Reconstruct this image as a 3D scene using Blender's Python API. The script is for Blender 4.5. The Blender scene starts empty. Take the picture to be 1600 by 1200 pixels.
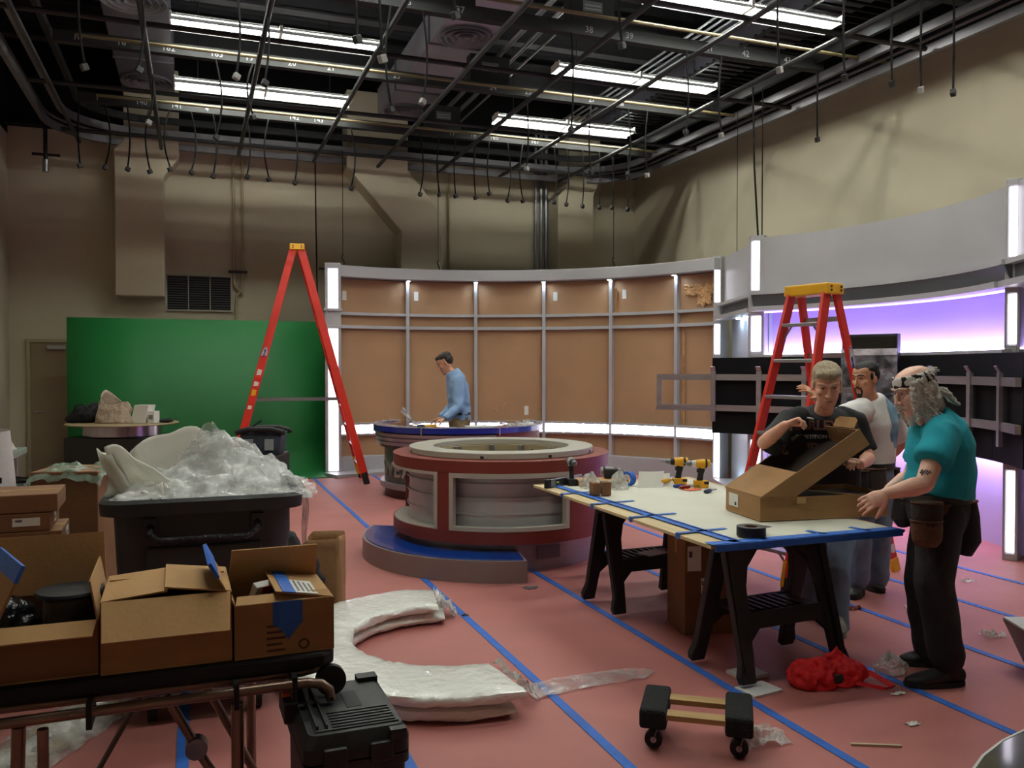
import bpy, bmesh, math, random
from math import sin, cos, pi, radians, sqrt, atan2, hypot
from mathutils import Vector, Matrix, noise

# ------------------------------------------------------------------ camera, world, exposure
scene = bpy.context.scene
col = scene.collection
cam_d = bpy.data.cameras.new('camera')
cam = bpy.data.objects.new('camera', cam_d); col.objects.link(cam)
cam.location = (0, 0, 1.7)
cam.rotation_euler = (radians(90 - 1.08), 0, radians(-20.5))
cam_d.sensor_width = 36; cam_d.lens = 36 * 1330 / 1600
cam_d.clip_start = .05
scene.camera = cam
w = bpy.data.worlds.new('world'); scene.world = w; w.use_nodes = True
w.node_tree.nodes['Background'].inputs[0].default_value = (.02, .022, .03, 1)
w.node_tree.nodes['Background'].inputs[1].default_value = .3
vs = scene.view_settings
vs.view_transform = 'Standard'; vs.look = 'None'; vs.gamma = 1; vs.exposure = 0.07
vs.use_curve_mapping = False
TUBE = 86.0       # fluorescent tube radiance
PANEL = 4.2       # lit set panels
LED = 26.0        # LED strips in the set recesses
PUCK = 150.0       # little puck lights

# ------------------------------------------------------------------ helpers
def lin(c):
    return tuple(((x / 255) / 12.92 if x / 255 <= .04045 else ((x / 255 + .055) / 1.055) ** 2.4) for x in c)
MATS = {}
def mat(name, rgb, rough=.6, metal=0., var=.1, vs=5., bump=0., bs=60., coat=0., spec=.5, stretch=None, rgb2=None, alpha=1., trans=0., detail=3.):
    if name in MATS: return MATS[name]
    m = bpy.data.materials.new(name); m.use_nodes = True; MATS[name] = m
    nt = m.node_tree; N = nt.nodes; L = nt.links
    b = N['Principled BSDF']
    tc = N.new('ShaderNodeTexCoord'); mp = N.new('ShaderNodeMapping')
    L.new(tc.outputs['Object'], mp.inputs[0])
    if stretch: mp.inputs['Scale'].default_value = stretch
    nz = N.new('ShaderNodeTexNoise'); nz.inputs['Scale'].default_value = vs; nz.inputs['Detail'].default_value = detail
    L.new(mp.outputs[0], nz.inputs['Vector'])
    c = lin(rgb); c2 = lin(rgb2) if rgb2 else None
    cr = N.new('ShaderNodeValToRGB')
    cr.color_ramp.elements[0].position = .3; cr.color_ramp.elements[1].position = .7
    lo = tuple(x * (1 - var) for x in c); hi = c2 or tuple(min(1, x * (1 + var)) for x in c)
    cr.color_ramp.elements[0].color = (*lo, 1); cr.color_ramp.elements[1].color = (*hi, 1)
    L.new(nz.outputs['Fac'], cr.inputs[0]); L.new(cr.outputs[0], b.inputs['Base Color'])
    b.inputs['Roughness'].default_value = rough; b.inputs['Metallic'].default_value = metal
    b.inputs['Coat Weight'].default_value = coat; b.inputs['Specular IOR Level'].default_value = spec
    b.inputs['Alpha'].default_value = alpha; b.inputs['Transmission Weight'].default_value = trans
    if bump:
        n2 = N.new('ShaderNodeTexNoise'); n2.inputs['Scale'].default_value = bs; n2.inputs['Detail'].default_value = 4
        L.new(mp.outputs[0], n2.inputs['Vector'])
        bp = N.new('ShaderNodeBump'); bp.inputs['Strength'].default_value = bump; bp.inputs['Distance'].default_value = .02
        L.new(n2.outputs['Fac'], bp.inputs['Height']); L.new(bp.outputs[0], b.inputs['Normal'])
    return m
def emit(name, rgb, s):
    if name in MATS: return MATS[name]
    m = bpy.data.materials.new(name); m.use_nodes = True; MATS[name] = m
    nt = m.node_tree; nt.nodes.remove(nt.nodes['Principled BSDF'])
    e = nt.nodes.new('ShaderNodeEmission'); e.inputs[0].default_value = (*lin(rgb), 1); e.inputs[1].default_value = s
    nt.links.new(e.outputs[0], nt.nodes['Material Output'].inputs[0])
    return m
def film(name, rgb, dens=.5, rough=.12, bump=.8, bs=25.):
    """crumpled clear plastic sheet: partly see-through, glossy, wrinkled"""
    if name in MATS: return MATS[name]
    m = mat(name, rgb, rough=rough, var=.15, bump=bump, bs=bs, vs=8, spec=.8)
    nt = m.node_tree; N = nt.nodes; L = nt.links
    t = N.new('ShaderNodeBsdfTransparent'); mx = N.new('ShaderNodeMixShader')
    nz = N.new('ShaderNodeTexNoise'); nz.inputs['Scale'].default_value = 9; nz.inputs['Detail'].default_value = 5
    tc = [n for n in N if n.type == 'TEX_COORD'][0]; L.new(tc.outputs['Object'], nz.inputs['Vector'])
    mr = N.new('ShaderNodeMapRange'); mr.inputs[1].default_value = .35; mr.inputs[2].default_value = .65
    mr.inputs[3].default_value = max(0, dens - .2); mr.inputs[4].default_value = min(1, dens + .25)
    L.new(nz.outputs['Fac'], mr.inputs[0]); L.new(mr.outputs[0], mx.inputs[0])
    L.new(t.outputs[0], mx.inputs[1]); L.new(N['Principled BSDF'].outputs[0], mx.inputs[2])
    L.new(mx.outputs[0], N['Material Output'].inputs[0])
    return m

def milky(name, rgb, rough=.5, bump=.2, bs=20.):
    """thin white foam or plastic that lets light through"""
    if name in MATS: return MATS[name]
    m = mat(name, rgb, rough, 0, .06, 6, bump, bs, spec=.6); nt = m.node_tree; N = nt.nodes; L = nt.links
    t = N.new('ShaderNodeBsdfTranslucent'); t.inputs[0].default_value = (*lin(rgb), 1); mx = N.new('ShaderNodeMixShader'); mx.inputs[0].default_value = .45
    L.new(N['Principled BSDF'].outputs[0], mx.inputs[1]); L.new(t.outputs[0], mx.inputs[2]); L.new(mx.outputs[0], N['Material Output'].inputs[0])
    return m

class MB:
    def __init__(s): s.v = []; s.f = []; s.M = Matrix.Identity(4)
    def add(s, vs, fs):
        b = len(s.v); s.v += [tuple(s.M @ Vector(v)) for v in vs]; s.f += [tuple(b + i for i in f) for f in fs]; return s
    def box(s, x0, x1, y0, y1, z0, z1):
        return s.add([(x0,y0,z0),(x1,y0,z0),(x1,y1,z0),(x0,y1,z0),(x0,y0,z1),(x1,y0,z1),(x1,y1,z1),(x0,y1,z1)],
                     [(3,2,1,0),(4,5,6,7),(0,1,5,4),(1,2,6,5),(2,3,7,6),(3,0,4,7)])
    def cbox(s, c, d, rz=0, rx=0, ry=0):
        o = s.M; s.M = o @ Matrix.Translation(c) @ Matrix.Rotation(rz,4,'Z') @ Matrix.Rotation(rx,4,'X') @ Matrix.Rotation(ry,4,'Y')
        s.box(-d[0]/2, d[0]/2, -d[1]/2, d[1]/2, -d[2]/2, d[2]/2); s.M = o; return s
    def beam(s, a, b, wd, th, up=(0,0,1)):
        a, b = Vector(a), Vector(b); t = (b - a).normalized(); u = Vector(up); x = t.cross(u)
        if x.length < 1e-4: x = t.cross(Vector((0,1,0)))
        x.normalize(); u = x.cross(t)
        P = []
        for p in (a, b):
            for i, j in ((-1,-1),(1,-1),(1,1),(-1,1)): P.append(p + x*(i*wd/2) + u*(j*th/2))
        return s.add(P, [(0,1,2,3),(7,6,5,4),(0,4,5,1),(1,5,6,2),(2,6,7,3),(3,7,4,0)])
    def tube(s, pts, r, n=8, up=(0,0,1), caps=True, round_ends=False):
        P = [Vector(p) for p in pts]; k = len(P)
        R = r if isinstance(r, (list, tuple)) and len(r) == k else [r] * k
        R = [(q, q) if not isinstance(q, (list, tuple)) else q for q in R]
        if round_ends:
            q0, q1 = R[0], R[-1]; d0 = (P[0]-P[1]).normalized(); d1 = (P[-1]-P[-2]).normalized()
            m0, m1 = min(q0), min(q1)
            P = [P[0]+d0*m0*.95, P[0]+d0*m0*.6] + P + [P[-1]+d1*m1*.6, P[-1]+d1*m1*.95]
            R = [(q0[0]*.3,q0[1]*.3),(q0[0]*.8,q0[1]*.8)] + R + [(q1[0]*.8,q1[1]*.8),(q1[0]*.3,q1[1]*.3)]; k += 4
        vs = []; prev = None
        for i in range(k):
            t = (P[min(i+1,k-1)] - P[max(i-1,0)]); t = t.normalized() if t.length > 1e-9 else Vector((0,0,1))
            if prev is None:
                x = t.cross(Vector(up))
                if x.length < 1e-3: x = t.cross(Vector((0,1,0)))
                if x.length < 1e-3: x = t.cross(Vector((1,0,0)))
            else: x = prev - t * prev.dot(t)
            x.normalize(); y = x.cross(t); prev = x
            for j in range(n):
                a = 2*pi*j/n; vs.append(P[i] + x*(cos(a)*R[i][0]) + y*(sin(a)*R[i][1]))
        fs = [(i*n+j, i*n+(j+1)%n, (i+1)*n+(j+1)%n, (i+1)*n+j) for i in range(k-1) for j in range(n)]
        if caps: fs += [tuple(reversed(range(n))), tuple(range((k-1)*n, k*n))]
        return s.add(vs, fs)
    def lathe(s, prof, n=32, c=(0,0,0), a0=0, a1=2*pi, close=False):
        full = abs(a1 - a0 - 2*pi) < 1e-6; m = n if full else n + 1; k = len(prof)
        vs = [(c[0]+r*cos(a0+(a1-a0)*j/n), c[1]+r*sin(a0+(a1-a0)*j/n), c[2]+z) for (r, z) in prof for j in range(m)]
        fs = []
        for i in range(k if close else k-1):
            i2 = (i+1) % k
            for j in range(n):
                j2 = (j+1) % m; fs.append((i*m+j, i*m+j2, i2*m+j2, i2*m+j))
        if close and not full: fs += [tuple(i*m for i in range(k)), tuple(i*m+n for i in reversed(range(k)))]
        if not close and full:
            if prof[0][0] > 1e-6: fs.append(tuple(reversed(range(m))))
            if prof[-1][0] > 1e-6: fs.append(tuple(range((k-1)*m, k*m)))
        return s.add(vs, fs)
    def arcbox(s, c, r0, r1, a0, a1, z0, z1, n=16):
        return s.lathe([(r0,z0),(r1,z0),(r1,z1),(r0,z1)], n, (c[0],c[1],0), radians(a0), radians(a1), close=True)
    def prism(s, poly, z0, z1):
        k = len(poly)
        return s.add([(x,y,z0) for x,y in poly] + [(x,y,z1) for x,y in poly],
                     [tuple(reversed(range(k))), tuple(range(k,2*k))] + [(i,(i+1)%k,k+(i+1)%k,k+i) for i in range(k)])
    def prismy(s, poly, y0, y1):
        k = len(poly)
        return s.add([(x,y0,z) for x,z in poly] + [(x,y1,z) for x,z in poly],
                     [tuple(range(k)), tuple(reversed(range(k,2*k)))] + [(i,k+i,k+(i+1)%k,(i+1)%k) for i in range(k)])
    def ell(s, c, r, n=14, m=9, R=None):
        if not isinstance(r, (list, tuple)): r = (r,r,r)
        vs = []; R = R or Matrix.Identity(3); c = Vector(c)
        for i in range(1, m):
            p = pi*i/m
            for j in range(n):
                a = 2*pi*j/n; vs.append(c + R @ Vector((r[0]*sin(p)*cos(a), r[1]*sin(p)*sin(a), r[2]*cos(p))))
        vs += [c + R @ Vector((0,0,r[2])), c + R @ Vector((0,0,-r[2]))]; t, b = len(vs)-2, len(vs)-1
        fs = [(i*n+j, (i+1)*n+j, (i+1)*n+(j+1)%n, i*n+(j+1)%n) for i in range(m-2) for j in range(n)]
        fs += [(t, j, (j+1)%n) for j in range(n)] + [(b, (m-2)*n+(j+1)%n, (m-2)*n+j) for j in range(n)]
        return s.add(vs, fs)
    def grid(s, fn, nu, nv):
        vs = [fn(i/nu, j/nv) for i in range(nu+1) for j in range(nv+1)]
        return s.add(vs, [(i*(nv+1)+j, (i+1)*(nv+1)+j, (i+1)*(nv+1)+j+1, i*(nv+1)+j+1) for i in range(nu) for j in range(nv)])
    def mesh(s, name='mesh', smooth=None):
        me = bpy.data.meshes.new(name); me.from_pydata(s.v, [], s.f)
        bm = bmesh.new(); bm.from_mesh(me); bmesh.ops.recalc_face_normals(bm, faces=bm.faces); bm.to_mesh(me); bm.free()
        if smooth is not None:
            me.shade_smooth(); me.set_sharp_from_angle(angle=radians(smooth))
        return me
    def build(s, name, m, parent=None, smooth=None, bevel=0., solid=0., loc=None, rot=None):
        me = s.mesh(name, smooth)
        if m: me.materials.append(m)
        return put(name, me, parent, bevel, solid, loc, rot)
def put(name, me, parent=None, bevel=0., solid=0., loc=None, rot=None):
    o = bpy.data.objects.new(name, me); col.objects.link(o)
    if parent: o.parent = parent
    if loc: o.location = loc
    if rot: o.rotation_euler = rot
    if solid:
        q = o.modifiers.new('solid','SOLIDIFY'); q.thickness = solid; q.offset = 0
    if bevel:
        q = o.modifiers.new('bevel','BEVEL'); q.width = bevel; q.segments = 2; q.limit_method = 'ANGLE'; q.angle_limit = radians(40)
    return o
def tag(o, label=None, cat=None, group=None, kind=None):
    if label: o['label'] = label
    if cat: o['category'] = cat
    if group: o['group'] = group
    if kind: o['kind'] = kind
    return o
def thing(name, label, cat, loc=(0,0,0), rz=0, group=None, kind=None):
    o = bpy.data.objects.new(name, None); col.objects.link(o); o.empty_display_size = .1
    o.location = loc; o.rotation_euler = (0,0,rz)
    return tag(o, label, cat, group, kind)
def struct(o): o['kind'] = 'structure'; return o
def copy_tree(o, loc=None, rz=None, parent=None):
    c = o.copy(); col.objects.link(c)
    if parent: c.parent = parent
    if loc: c.location = loc
    if rz is not None: c.rotation_euler = (0,0,rz)
    for ch in [x for x in bpy.data.objects if x.parent == o]: copy_tree(ch, parent=c)
    return c
def text_mesh(s, size, depth=.004, align='CENTER', shear=0., spacing=1., bold=0.):
    cu = bpy.data.curves.new('txt','FONT'); cu.body = s; cu.size = size; cu.extrude = depth; cu.align_x = align; cu.align_y = 'CENTER'
    cu.shear = shear; cu.space_character = spacing; cu.offset = bold; cu.resolution_u = 2
    o = bpy.data.objects.new('txt', cu); col.objects.link(o)
    bpy.context.view_layer.update()
    me = bpy.data.meshes.new_from_object(o.evaluated_get(bpy.context.evaluated_depsgraph_get()))
    bpy.data.objects.remove(o); return me
def text(name, s, size, m, parent, loc, rot, depth=.002, **k):
    me = text_mesh(s, size, depth, **k); me.materials.clear(); me.materials.append(m)
    return put(name, me, parent, loc=loc, rot=rot)
def remesh(mb_list, voxel, smooth_it=4, fac=.5, disp=None):
    """union of closed pieces into ONE continuous surface"""
    mb = MB()
    for x in mb_list: mb.add(x.v, x.f)
    me = mb.mesh('tmp'); o = bpy.data.objects.new('tmp', me); col.objects.link(o)
    q = o.modifiers.new('r','REMESH'); q.mode = 'VOXEL'; q.voxel_size = voxel
    if smooth_it:
        q = o.modifiers.new('s','SMOOTH'); q.factor = fac; q.iterations = smooth_it
    bpy.context.view_layer.update()
    r = bpy.data.meshes.new_from_object(o.evaluated_get(bpy.context.evaluated_depsgraph_get()))
    bpy.data.objects.remove(o)
    if disp:
        ns = [v.normal.copy() for v in r.vertices]
        for v, nn in zip(r.vertices, ns): v.co = v.co + nn * disp(v.co)
    r.shade_smooth(); return r
def mesh_obj(name, me, m, parent=None):
    me.name = name; me.materials.clear(); me.materials.append(m); return put(name, me, parent)
def nz(p, s=1., seed=0.): return noise.noise(Vector(p) * s + Vector((seed, seed*.7, -seed)))
def turb(p, s=1., o=3, seed=0.):
    v = 0; a = 1
    for i in range(o): v += a * nz(p, s * 2**i, seed + i*7); a *= .5
    return v
rnd = random.Random(5)
CR = radians(-20.5)      # many things in the room stand square to the aisle, turned by this angle

# shared materials
m_steel = mat('brushed_aluminium', (165,165,170), .35, .9, .06, 4, stretch=(1,1,12))
m_black = mat('black_plastic', (20,20,22), .5, 0, .2, 8, .1, 90)
m_blackm = mat('black_painted_steel', (18,19,21), .55, .2, .2, 6)
m_card = mat('corrugated_cardboard', (158,118,76), .85, 0, .12, 3, .12, 45, stretch=(1,1,4))
m_cardd = mat('dark_kraft_cardboard', (122,84,54), .85, 0, .12, 3, .12, 45)
m_cardin = mat('cardboard_inside', (180,140,92), .9, 0, .08, 4, .08, 60)
m_white = mat('white_paint', (214,214,210), .5, 0, .04, 3)
m_paper = mat('white_paper', (222,220,212), .8, 0, .04, 6)
m_tape = mat('blue_masking_tape', (36,98,190), .65, 0, .12, 12, .15, 60)
m_film = film('clear_plastic_film', (225,225,220), .45)
m_orange = mat('red_fibreglass', (214,44,26), .4, 0, .06, 5)
m_yellow = mat('yellow_moulded_plastic', (232,170,20), .45, 0, .06, 6)
# ------------------------------------------------------------------ fluorescent fixtures (the room's main light)
m_tube = emit('fluorescent_tube', (247,250,240), TUBE)
m_housing = mat('white_enamel_housing', (225,225,220), .4, 0, .03, 3)
FIX = [(.98,12.6),(5.65,12.65),(.98,10.38),(5.65,10.28),(.98,8.0),(5.68,7.88),(.98,5.6),(5.68,5.5),(.98,3.3),(5.68,3.2)]  # last pair is added out of view to brighten the foreground
FLAB = ['long fluorescent ceiling fixture over the green screen, farther of the left pair','long fluorescent ceiling fixture farthest back on the right side',
 'long fluorescent ceiling fixture at upper left, nearer of the left pair','long fluorescent ceiling fixture second from the front on the right side',
 'long fluorescent ceiling fixture above the round island desk, out of view overhead','long fluorescent ceiling fixture at the top right edge of the photo',
 'long fluorescent ceiling fixture overhead near the camera, left side','long fluorescent ceiling fixture overhead near the camera, right side',
 'long fluorescent ceiling fixture added unseen to light the foreground, above the cart of cartons','long fluorescent ceiling fixture added unseen to light the foreground, right of the worktable']
for (x, y), lb in zip(FIX, FLAB):
    t = thing('fluorescent_light', lb, 'light', (x,y,5.6), 0, 'fluorescent fixtures hung from the grid')
    for k in (-.605, .605):
        b = MB(); b.prismy([(-.6,.09),(.6,.09),(.6,.04),(-.6,.04)], -.03, .03)
        b.add([(-.6,-.17,-.04),(.6,-.17,-.04),(.6,-.03,.085),(-.6,-.03,.085)], [(0,1,2,3)])
        b.add([(-.6,.17,-.04),(.6,.17,-.04),(.6,.03,.085),(-.6,.03,.085)], [(0,1,2,3)])
        b.build('reflector', m_housing, t, loc=(k,0,0), solid=.004)
        for yy in (-.07, .07):
            MB().tube([(k-.58,yy,.03),(k+.58,yy,.03)], .019, 8).build('tube', m_tube, t, smooth=40)
        for e in (-.595, .595): MB().cbox((k+e,0,.03), (.018,.26,.09)).build('end_cap', m_housing, t)
    for k in (-.9, .9): MB().tube([(k,0,.09),(k,0,1.5)], .006, 6).build('hanger_rod', m_blackm, t)

# ------------------------------------------------------------------ room shell
m_floor = mat('red_rosin_paper', (172,106,100), .62, 0, .1, 1.3, .25, 3.0, spec=.45)
m_wall = mat('beige_painted_block', (184,175,152), .85, 0, .05, 1.2, .06, 30)
m_deck = mat('dark_ceiling_deck', (44,46,49), .9, 0, .25, 1.5)
X0, X1, Y0, Y1, ZC = -2.66, 8.2, -3.2, 15.0, 7.2
struct(MB().box(X0-.2, X1+.2, Y0-.2, Y1+.2, -.1, 0).build('floor', m_floor))
struct(MB().box(X0, X1, Y1, Y1+.15, 0, ZC).build('wall_back', m_wall))
struct(MB().box(X0-.15, X0, Y0, Y1+.15, 0, ZC).build('wall_left', m_wall))
struct(MB().box(X1, X1+.15, Y0, Y1+.15, 0, ZC).build('wall_right', m_wall))
struct(MB().box(X0-.15, X1+.15, Y0-.15, Y0, 0, ZC).build('wall_front', m_wall))
b = MB(); b.box(X0-.15, X1+.15, Y0-.15, Y1+.15, ZC, ZC+.1)
ce = struct(b.build('ceiling', m_deck))
k = 0
yy = Y0 + .3
while yy < Y1:
    MB().prismy([(X0,ZC-.001),(X1,ZC-.001),(X1,ZC-.08),(X0,ZC-.08)], yy, yy+.12).build('deck_rib', m_deck, ce); yy += .3
for yy in (5.2, 7.4, 9.5, 11.7, 13.9):
    b = MB(); b.box(X0, X1, yy-.09, yy+.09, 6.42, 6.45); b.box(X0, X1, yy-.008, yy+.008, 6.45, 6.95); b.box(X0, X1, yy-.09, yy+.09, 6.95, 6.98)
    b.build('roof_beam', mat('grey_primer_steel', (50,50,53), .7, .1, .15, 2), ce)
m_wblk = mat('black_painted_upper_wall', (14,14,15), .9, 0, .1, 2, spec=.2)
struct(MB().box(X0+.012, X1-.012, Y1-.012, Y1-.0005, 5.42, ZC).build('trim_1', m_wblk))
struct(MB().box(X0+.0005, X0+.012, Y0, Y1-.012, 5.3, ZC).build('trim_2', m_wblk))
struct(MB().box(X1-.012, X1-.0005, Y0, Y1-.012, 5.42, ZC).build('trim_3', m_wblk))
# blue tape over the seams of the floor paper
for x, lb in [(-.95,'leftmost strip of blue tape on the floor, under the stacked cartons'),(-.05,'strip of blue floor tape under the plastic bin'),
              (.86,'strip of blue floor tape beside the black rolling tool case'),(1.73,'long strip of blue floor tape crossing in front of the curved blue step'),
              (2.65,'long strip of blue floor tape running under the left ends of the sawhorses'),(3.56,'strip of blue floor tape passing the red bag on the floor'),
              (4.4,'strip of blue floor tape behind the man in the black T-shirt'),(5.23,'strip of blue floor tape right of the red stepladder foot'),(6.1,'strip of blue floor tape nearest the glowing right set wall')]:
    b = MB()
    n = 60
    b.grid(lambda u, v: (x + .012*nz((u*6,x,0),1.) + (v-.5)*.05, .8 + u*12.6, .0025), n, 1)
    tag(b.build('floor_tape', m_tape, solid=.003), lb, 'tape', 'blue tape strips on the floor paper')

# ---- back wall fittings
d1 = struct(thing('door_1', None, None, (-1.95,15,0)))
m_frame = mat('tan_door_frame', (150,138,108), .6, 0, .05, 2)
m_door = mat('tan_door', (128,112,84), .6, 0, .06, 2)
MB().box(-.47,-.42,-.06,-.001,0,2.15).build('door_jamb', m_frame, d1); MB().box(.42,.47,-.06,-.001,0,2.15).build('door_jamb', m_frame, d1)
MB().box(-.42,.42,-.06,-.001,2.1,2.15).build('door_jamb', m_frame, d1)
MB().box(-.42,.42,-.035,-.001,0.01,2.1).build('door_leaf', m_door, d1)
b = MB(); b.cbox((-.05,-.08,2.02),(.26,.06,.06)); b.beam((.05,-.1,2.05),(.25,-.18,2.09),.02,.012); b.beam((.25,-.18,2.09),(.3,-.04,2.11),.02,.012)
b.build('door_closer', m_steel, d1, bevel=.005)
MB().tube([(-.36,-.045,1.02),(-.36,-.09,1.02),(-.25,-.09,1.02)],.011,8).build('door_handle', m_steel, d1)
for z in (.3,1.05,1.85): MB().tube([(.415,-.045,z-.05),(.415,-.045,z+.05)],.01,6).build('hinge', m_steel, d1)

# ducts boxed in against the back wall
def duct(label, poly, y0, y1=15.0):
    o = MB().prismy(poly, y0, y1).build('wall_duct', m_wall, bevel=.015)
    return tag(o, label, 'duct')
du = duct('square beige duct hanging on back wall above the green screen', [(-1.13,2.83),(-.42,2.83),(-.42,4.72),(-.2,5.02),(-.2,6.4),(-1.0,6.4),(-1.0,5.25),(-1.13,5.1)], 14.55)
MB().prismy([(-1.12,3.3),(-.43,3.3),(-.43,3.31),(-1.12,3.31)],14.545,14.555).build('seam', m_wall, du)
duct('slanted beige duct that jogs right then drops behind the brown set wall', [(2.45,6.4),(2.45,5.1),(3.38,4.06),(3.38,1.2),(4.1,1.2),(4.1,4.41),(3.5,5.12),(3.5,6.4)], 14.5)
duct('beige duct nearest the right rear corner of the room', [(6.33,1.2),(7.06,1.2),(7.06,4.95),(7.2,5.2),(7.2,6.4),(6.55,6.4),(6.55,5.15),(6.33,4.85)], 14.5)
# vertical conduits
m_pipeb = mat('beige_painted_pipe', (160,148,118), .6, 0, .05, 3)
m_cond = mat('galvanised_conduit', (150,152,156), .35, .8, .08, 3)
for i,(x,lb) in enumerate([(6.06,'left of three galvanised conduits rising behind the brown set wall'),(6.17,'middle of three galvanised conduits rising behind the brown set wall'),(6.27,'right of three galvanised conduits rising behind the brown set wall')]):
    tag(MB().tube([(x,14.93,3.0),(x,14.93,6.3)],.035 if i else .028,10).build('wall_conduit', m_cond, smooth=40), lb,'pipe','galvanised conduits on the back wall')
t = thing('strut_bracket','short dark strut clamping the galvanised conduits to back wall','bracket',(6.17,14.94,3.52))
MB().cbox((0,-.03,0),(.4,.05,.05)).build('strut', m_blackm, t)
for k in (-.11,0,.1): MB().cbox((k,-.065,0),(.08,.02,.03)).build('clamp', m_cond, t)
tag(MB().tube([(4.37,14.95,1.0),(4.37,14.95,5.3)],.022,8).build('wall_conduit', m_pipeb, smooth=40),'thin beige conduit to the right of the slanted duct','pipe')
tag(MB().tube([(.64,14.95,5.4),(.64,14.95,3.14),(.66,14.95,3.06),(.78,14.95,2.95)],.025,8).build('wall_conduit', m_pipeb, smooth=40),'beige pipe with an offset elbow right of the louvred vent, left one','pipe')
tag(MB().tube([(.78,14.95,5.4),(.78,14.95,3.2),(.76,14.95,3.0),(.68,14.95,2.9),(.66,14.95,2.3)],.022,8).build('wall_conduit', m_pipeb, smooth=40),'beige pipe running down to a bent dark tail right of the louvred vent','pipe')
tag(MB().cbox((.7,14.93,3.3),(.3,.06,.04)).build('pipe_strap', m_blackm, bevel=.005),'dark strap across the two beige pipes on back wall','bracket')
# vent grille
t = thing('wall_vent','three-panel dark louvred vent with pale frame on back wall','vent',(.095,15,2.66))
b = MB(); b.box(-.52,.52,-.04,-.001,-.03,0); b.box(-.52,.52,-.04,-.001,.55,.58)
for k in (-.52,.49): b.box(k,k+.03,-.04,-.001,0,.55)
for k in (-.175,.16): b.box(k,k+.015,-.04,-.001,0,.55)
b.build('vent_frame', mat('pale_vent_frame',(165,160,145),.5,0,.05), t)
MB().box(-.49,.49,-.012,-.001,0,.55).build('backing', m_black, t)
ms = MB().cbox((0,0,0),(.3,.03,.006),0,.6).mesh('slat'); ms.materials.append(mat('grey_vent_slat',(74,76,78),.6,.2,.1))
for c in (-.333,0,.333):
    for i in range(14): put('slat', ms, t, loc=(c,-.026,.03+i*.039))
# pipe arm in the upper left corner
t = thing('bent_pipe','bent black pipe with cross bar in upper left corner','pipe',(-2.64,14.6,5.35))
MB().tube([(0,0,.02),(.5,0,.02),(.56,0,-.04),(.56,0,-.5)],.03,8).build('arm', m_blackm, t, smooth=40)
MB().tube([(.38,0,-.42),(.76,0,-.42)],.022,8).build('cross_bar', m_blackm, t, smooth=40)
MB().tube([(.56,0,-.5),(.56,0,-.68)],.045,10).build('socket', m_cond, t, smooth=40)
# ------------------------------------------------------------------ ceiling grid, raceways, ducts, drop cables
m_pipe = mat('black_grid_pipe', (32,32,34), .55, .2, .12, 3)
ordn = ['first','second','third','fourth','fifth','sixth','seventh','eighth','ninth','tenth']
for i, x in enumerate((-1.6,-.45,.7,1.88,2.95,4.03,5.15,6.3)):
    tag(MB().tube([(x,2.6,5.12),(x,14.4,5.12)], .03, 8).build('grid_pipe', m_pipe, smooth=40),
        'dark ceiling grid pipe running toward back wall, %s from the left wall' % ordn[i], 'pipe', 'grid pipes toward the back wall')
for i, y in enumerate((14.0,11.75,9.45,7.2,5.0)):
    tag(MB().tube([(-1.86,y,5.19),(7.52,y,5.19)], .03, 8).build('grid_pipe', m_pipe, smooth=40),
        'dark ceiling grid pipe running across the room, %s from back wall' % ordn[i], 'pipe', 'grid pipes across the room')
m_ypipe = mat('yellowed_sprinkler_pipe', (104,92,62), .6, .1, .12, 3)
for y, lb in ((12.72,'thin yellowish pipe just under the farthest row of fluorescent lights'),(10.5,'thin yellowish pipe just under the second row of fluorescent lights'),(8.05,'thin yellowish pipe just under the nearest row of fluorescent lights')):
    tag(MB().tube([(-1.2,y,5.36),(7.9,y,5.36)], .02, 8).build('sprinkler_pipe', m_ypipe, smooth=40), lb, 'pipe')
# curtain tracks that follow the walls
def rounded(xl, xr, yb, y0, r):
    P = [(xl, y0), (xl, yb-r)]
    for i in range(1, 9): a = pi - pi/2*i/8; P.append((xl+r+r*cos(a), yb-r+r*sin(a)))
    P.append((xr-r, yb))
    for i in range(1, 9): a = pi/2 - pi/2*i/8; P.append((xr-r+r*cos(a), yb-r+r*sin(a)))
    P.append((xr, y0)); return P
m_track = mat('worn_aluminium_track', (104,102,106), .45, .6, .12, 3)
for off, z, lb in ((0,5.16,'outer aluminium curtain track curving around the room under the ceiling grid'),(.22,5.3,'middle aluminium curtain track curving around the room'),(.44,5.44,'inner aluminium curtain track curving around the room')):
    t = thing('curtain_track', lb, 'track', (0,0,z))
    P = rounded(-1.95+off, 7.62-off, 14.62-off, 2.0, 1.15-off*.5)
    b = MB()
    Q = []
    for i,(x,y) in enumerate(P):
        a = P[max(i-1,0)]; c = P[min(i+1,len(P)-1)]; dx, dy = c[0]-a[0], c[1]-a[1]; l = hypot(dx,dy); nx, ny = -dy/l, dx/l
        for k,(o,zz) in enumerate(((-.03,0),(.03,0),(.03,.1),(-.03,.1))): Q.append((x+nx*o, y+ny*o, zz))
    b.add(Q, [(i*4+j, i*4+(j+1)%4, (i+1)*4+(j+1)%4, (i+1)*4+j) for i in range(len(P)-1) for j in range(4)])
    b.build('rail', m_track if off < .3 else m_blackm, t)
    if off == 0:
        Q2 = [(x, y, 0) for x, y in P]
        MB().tube([(x,y,.17) for x,y in P], .02, 6).build('upper_rail', m_track, t)
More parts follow.
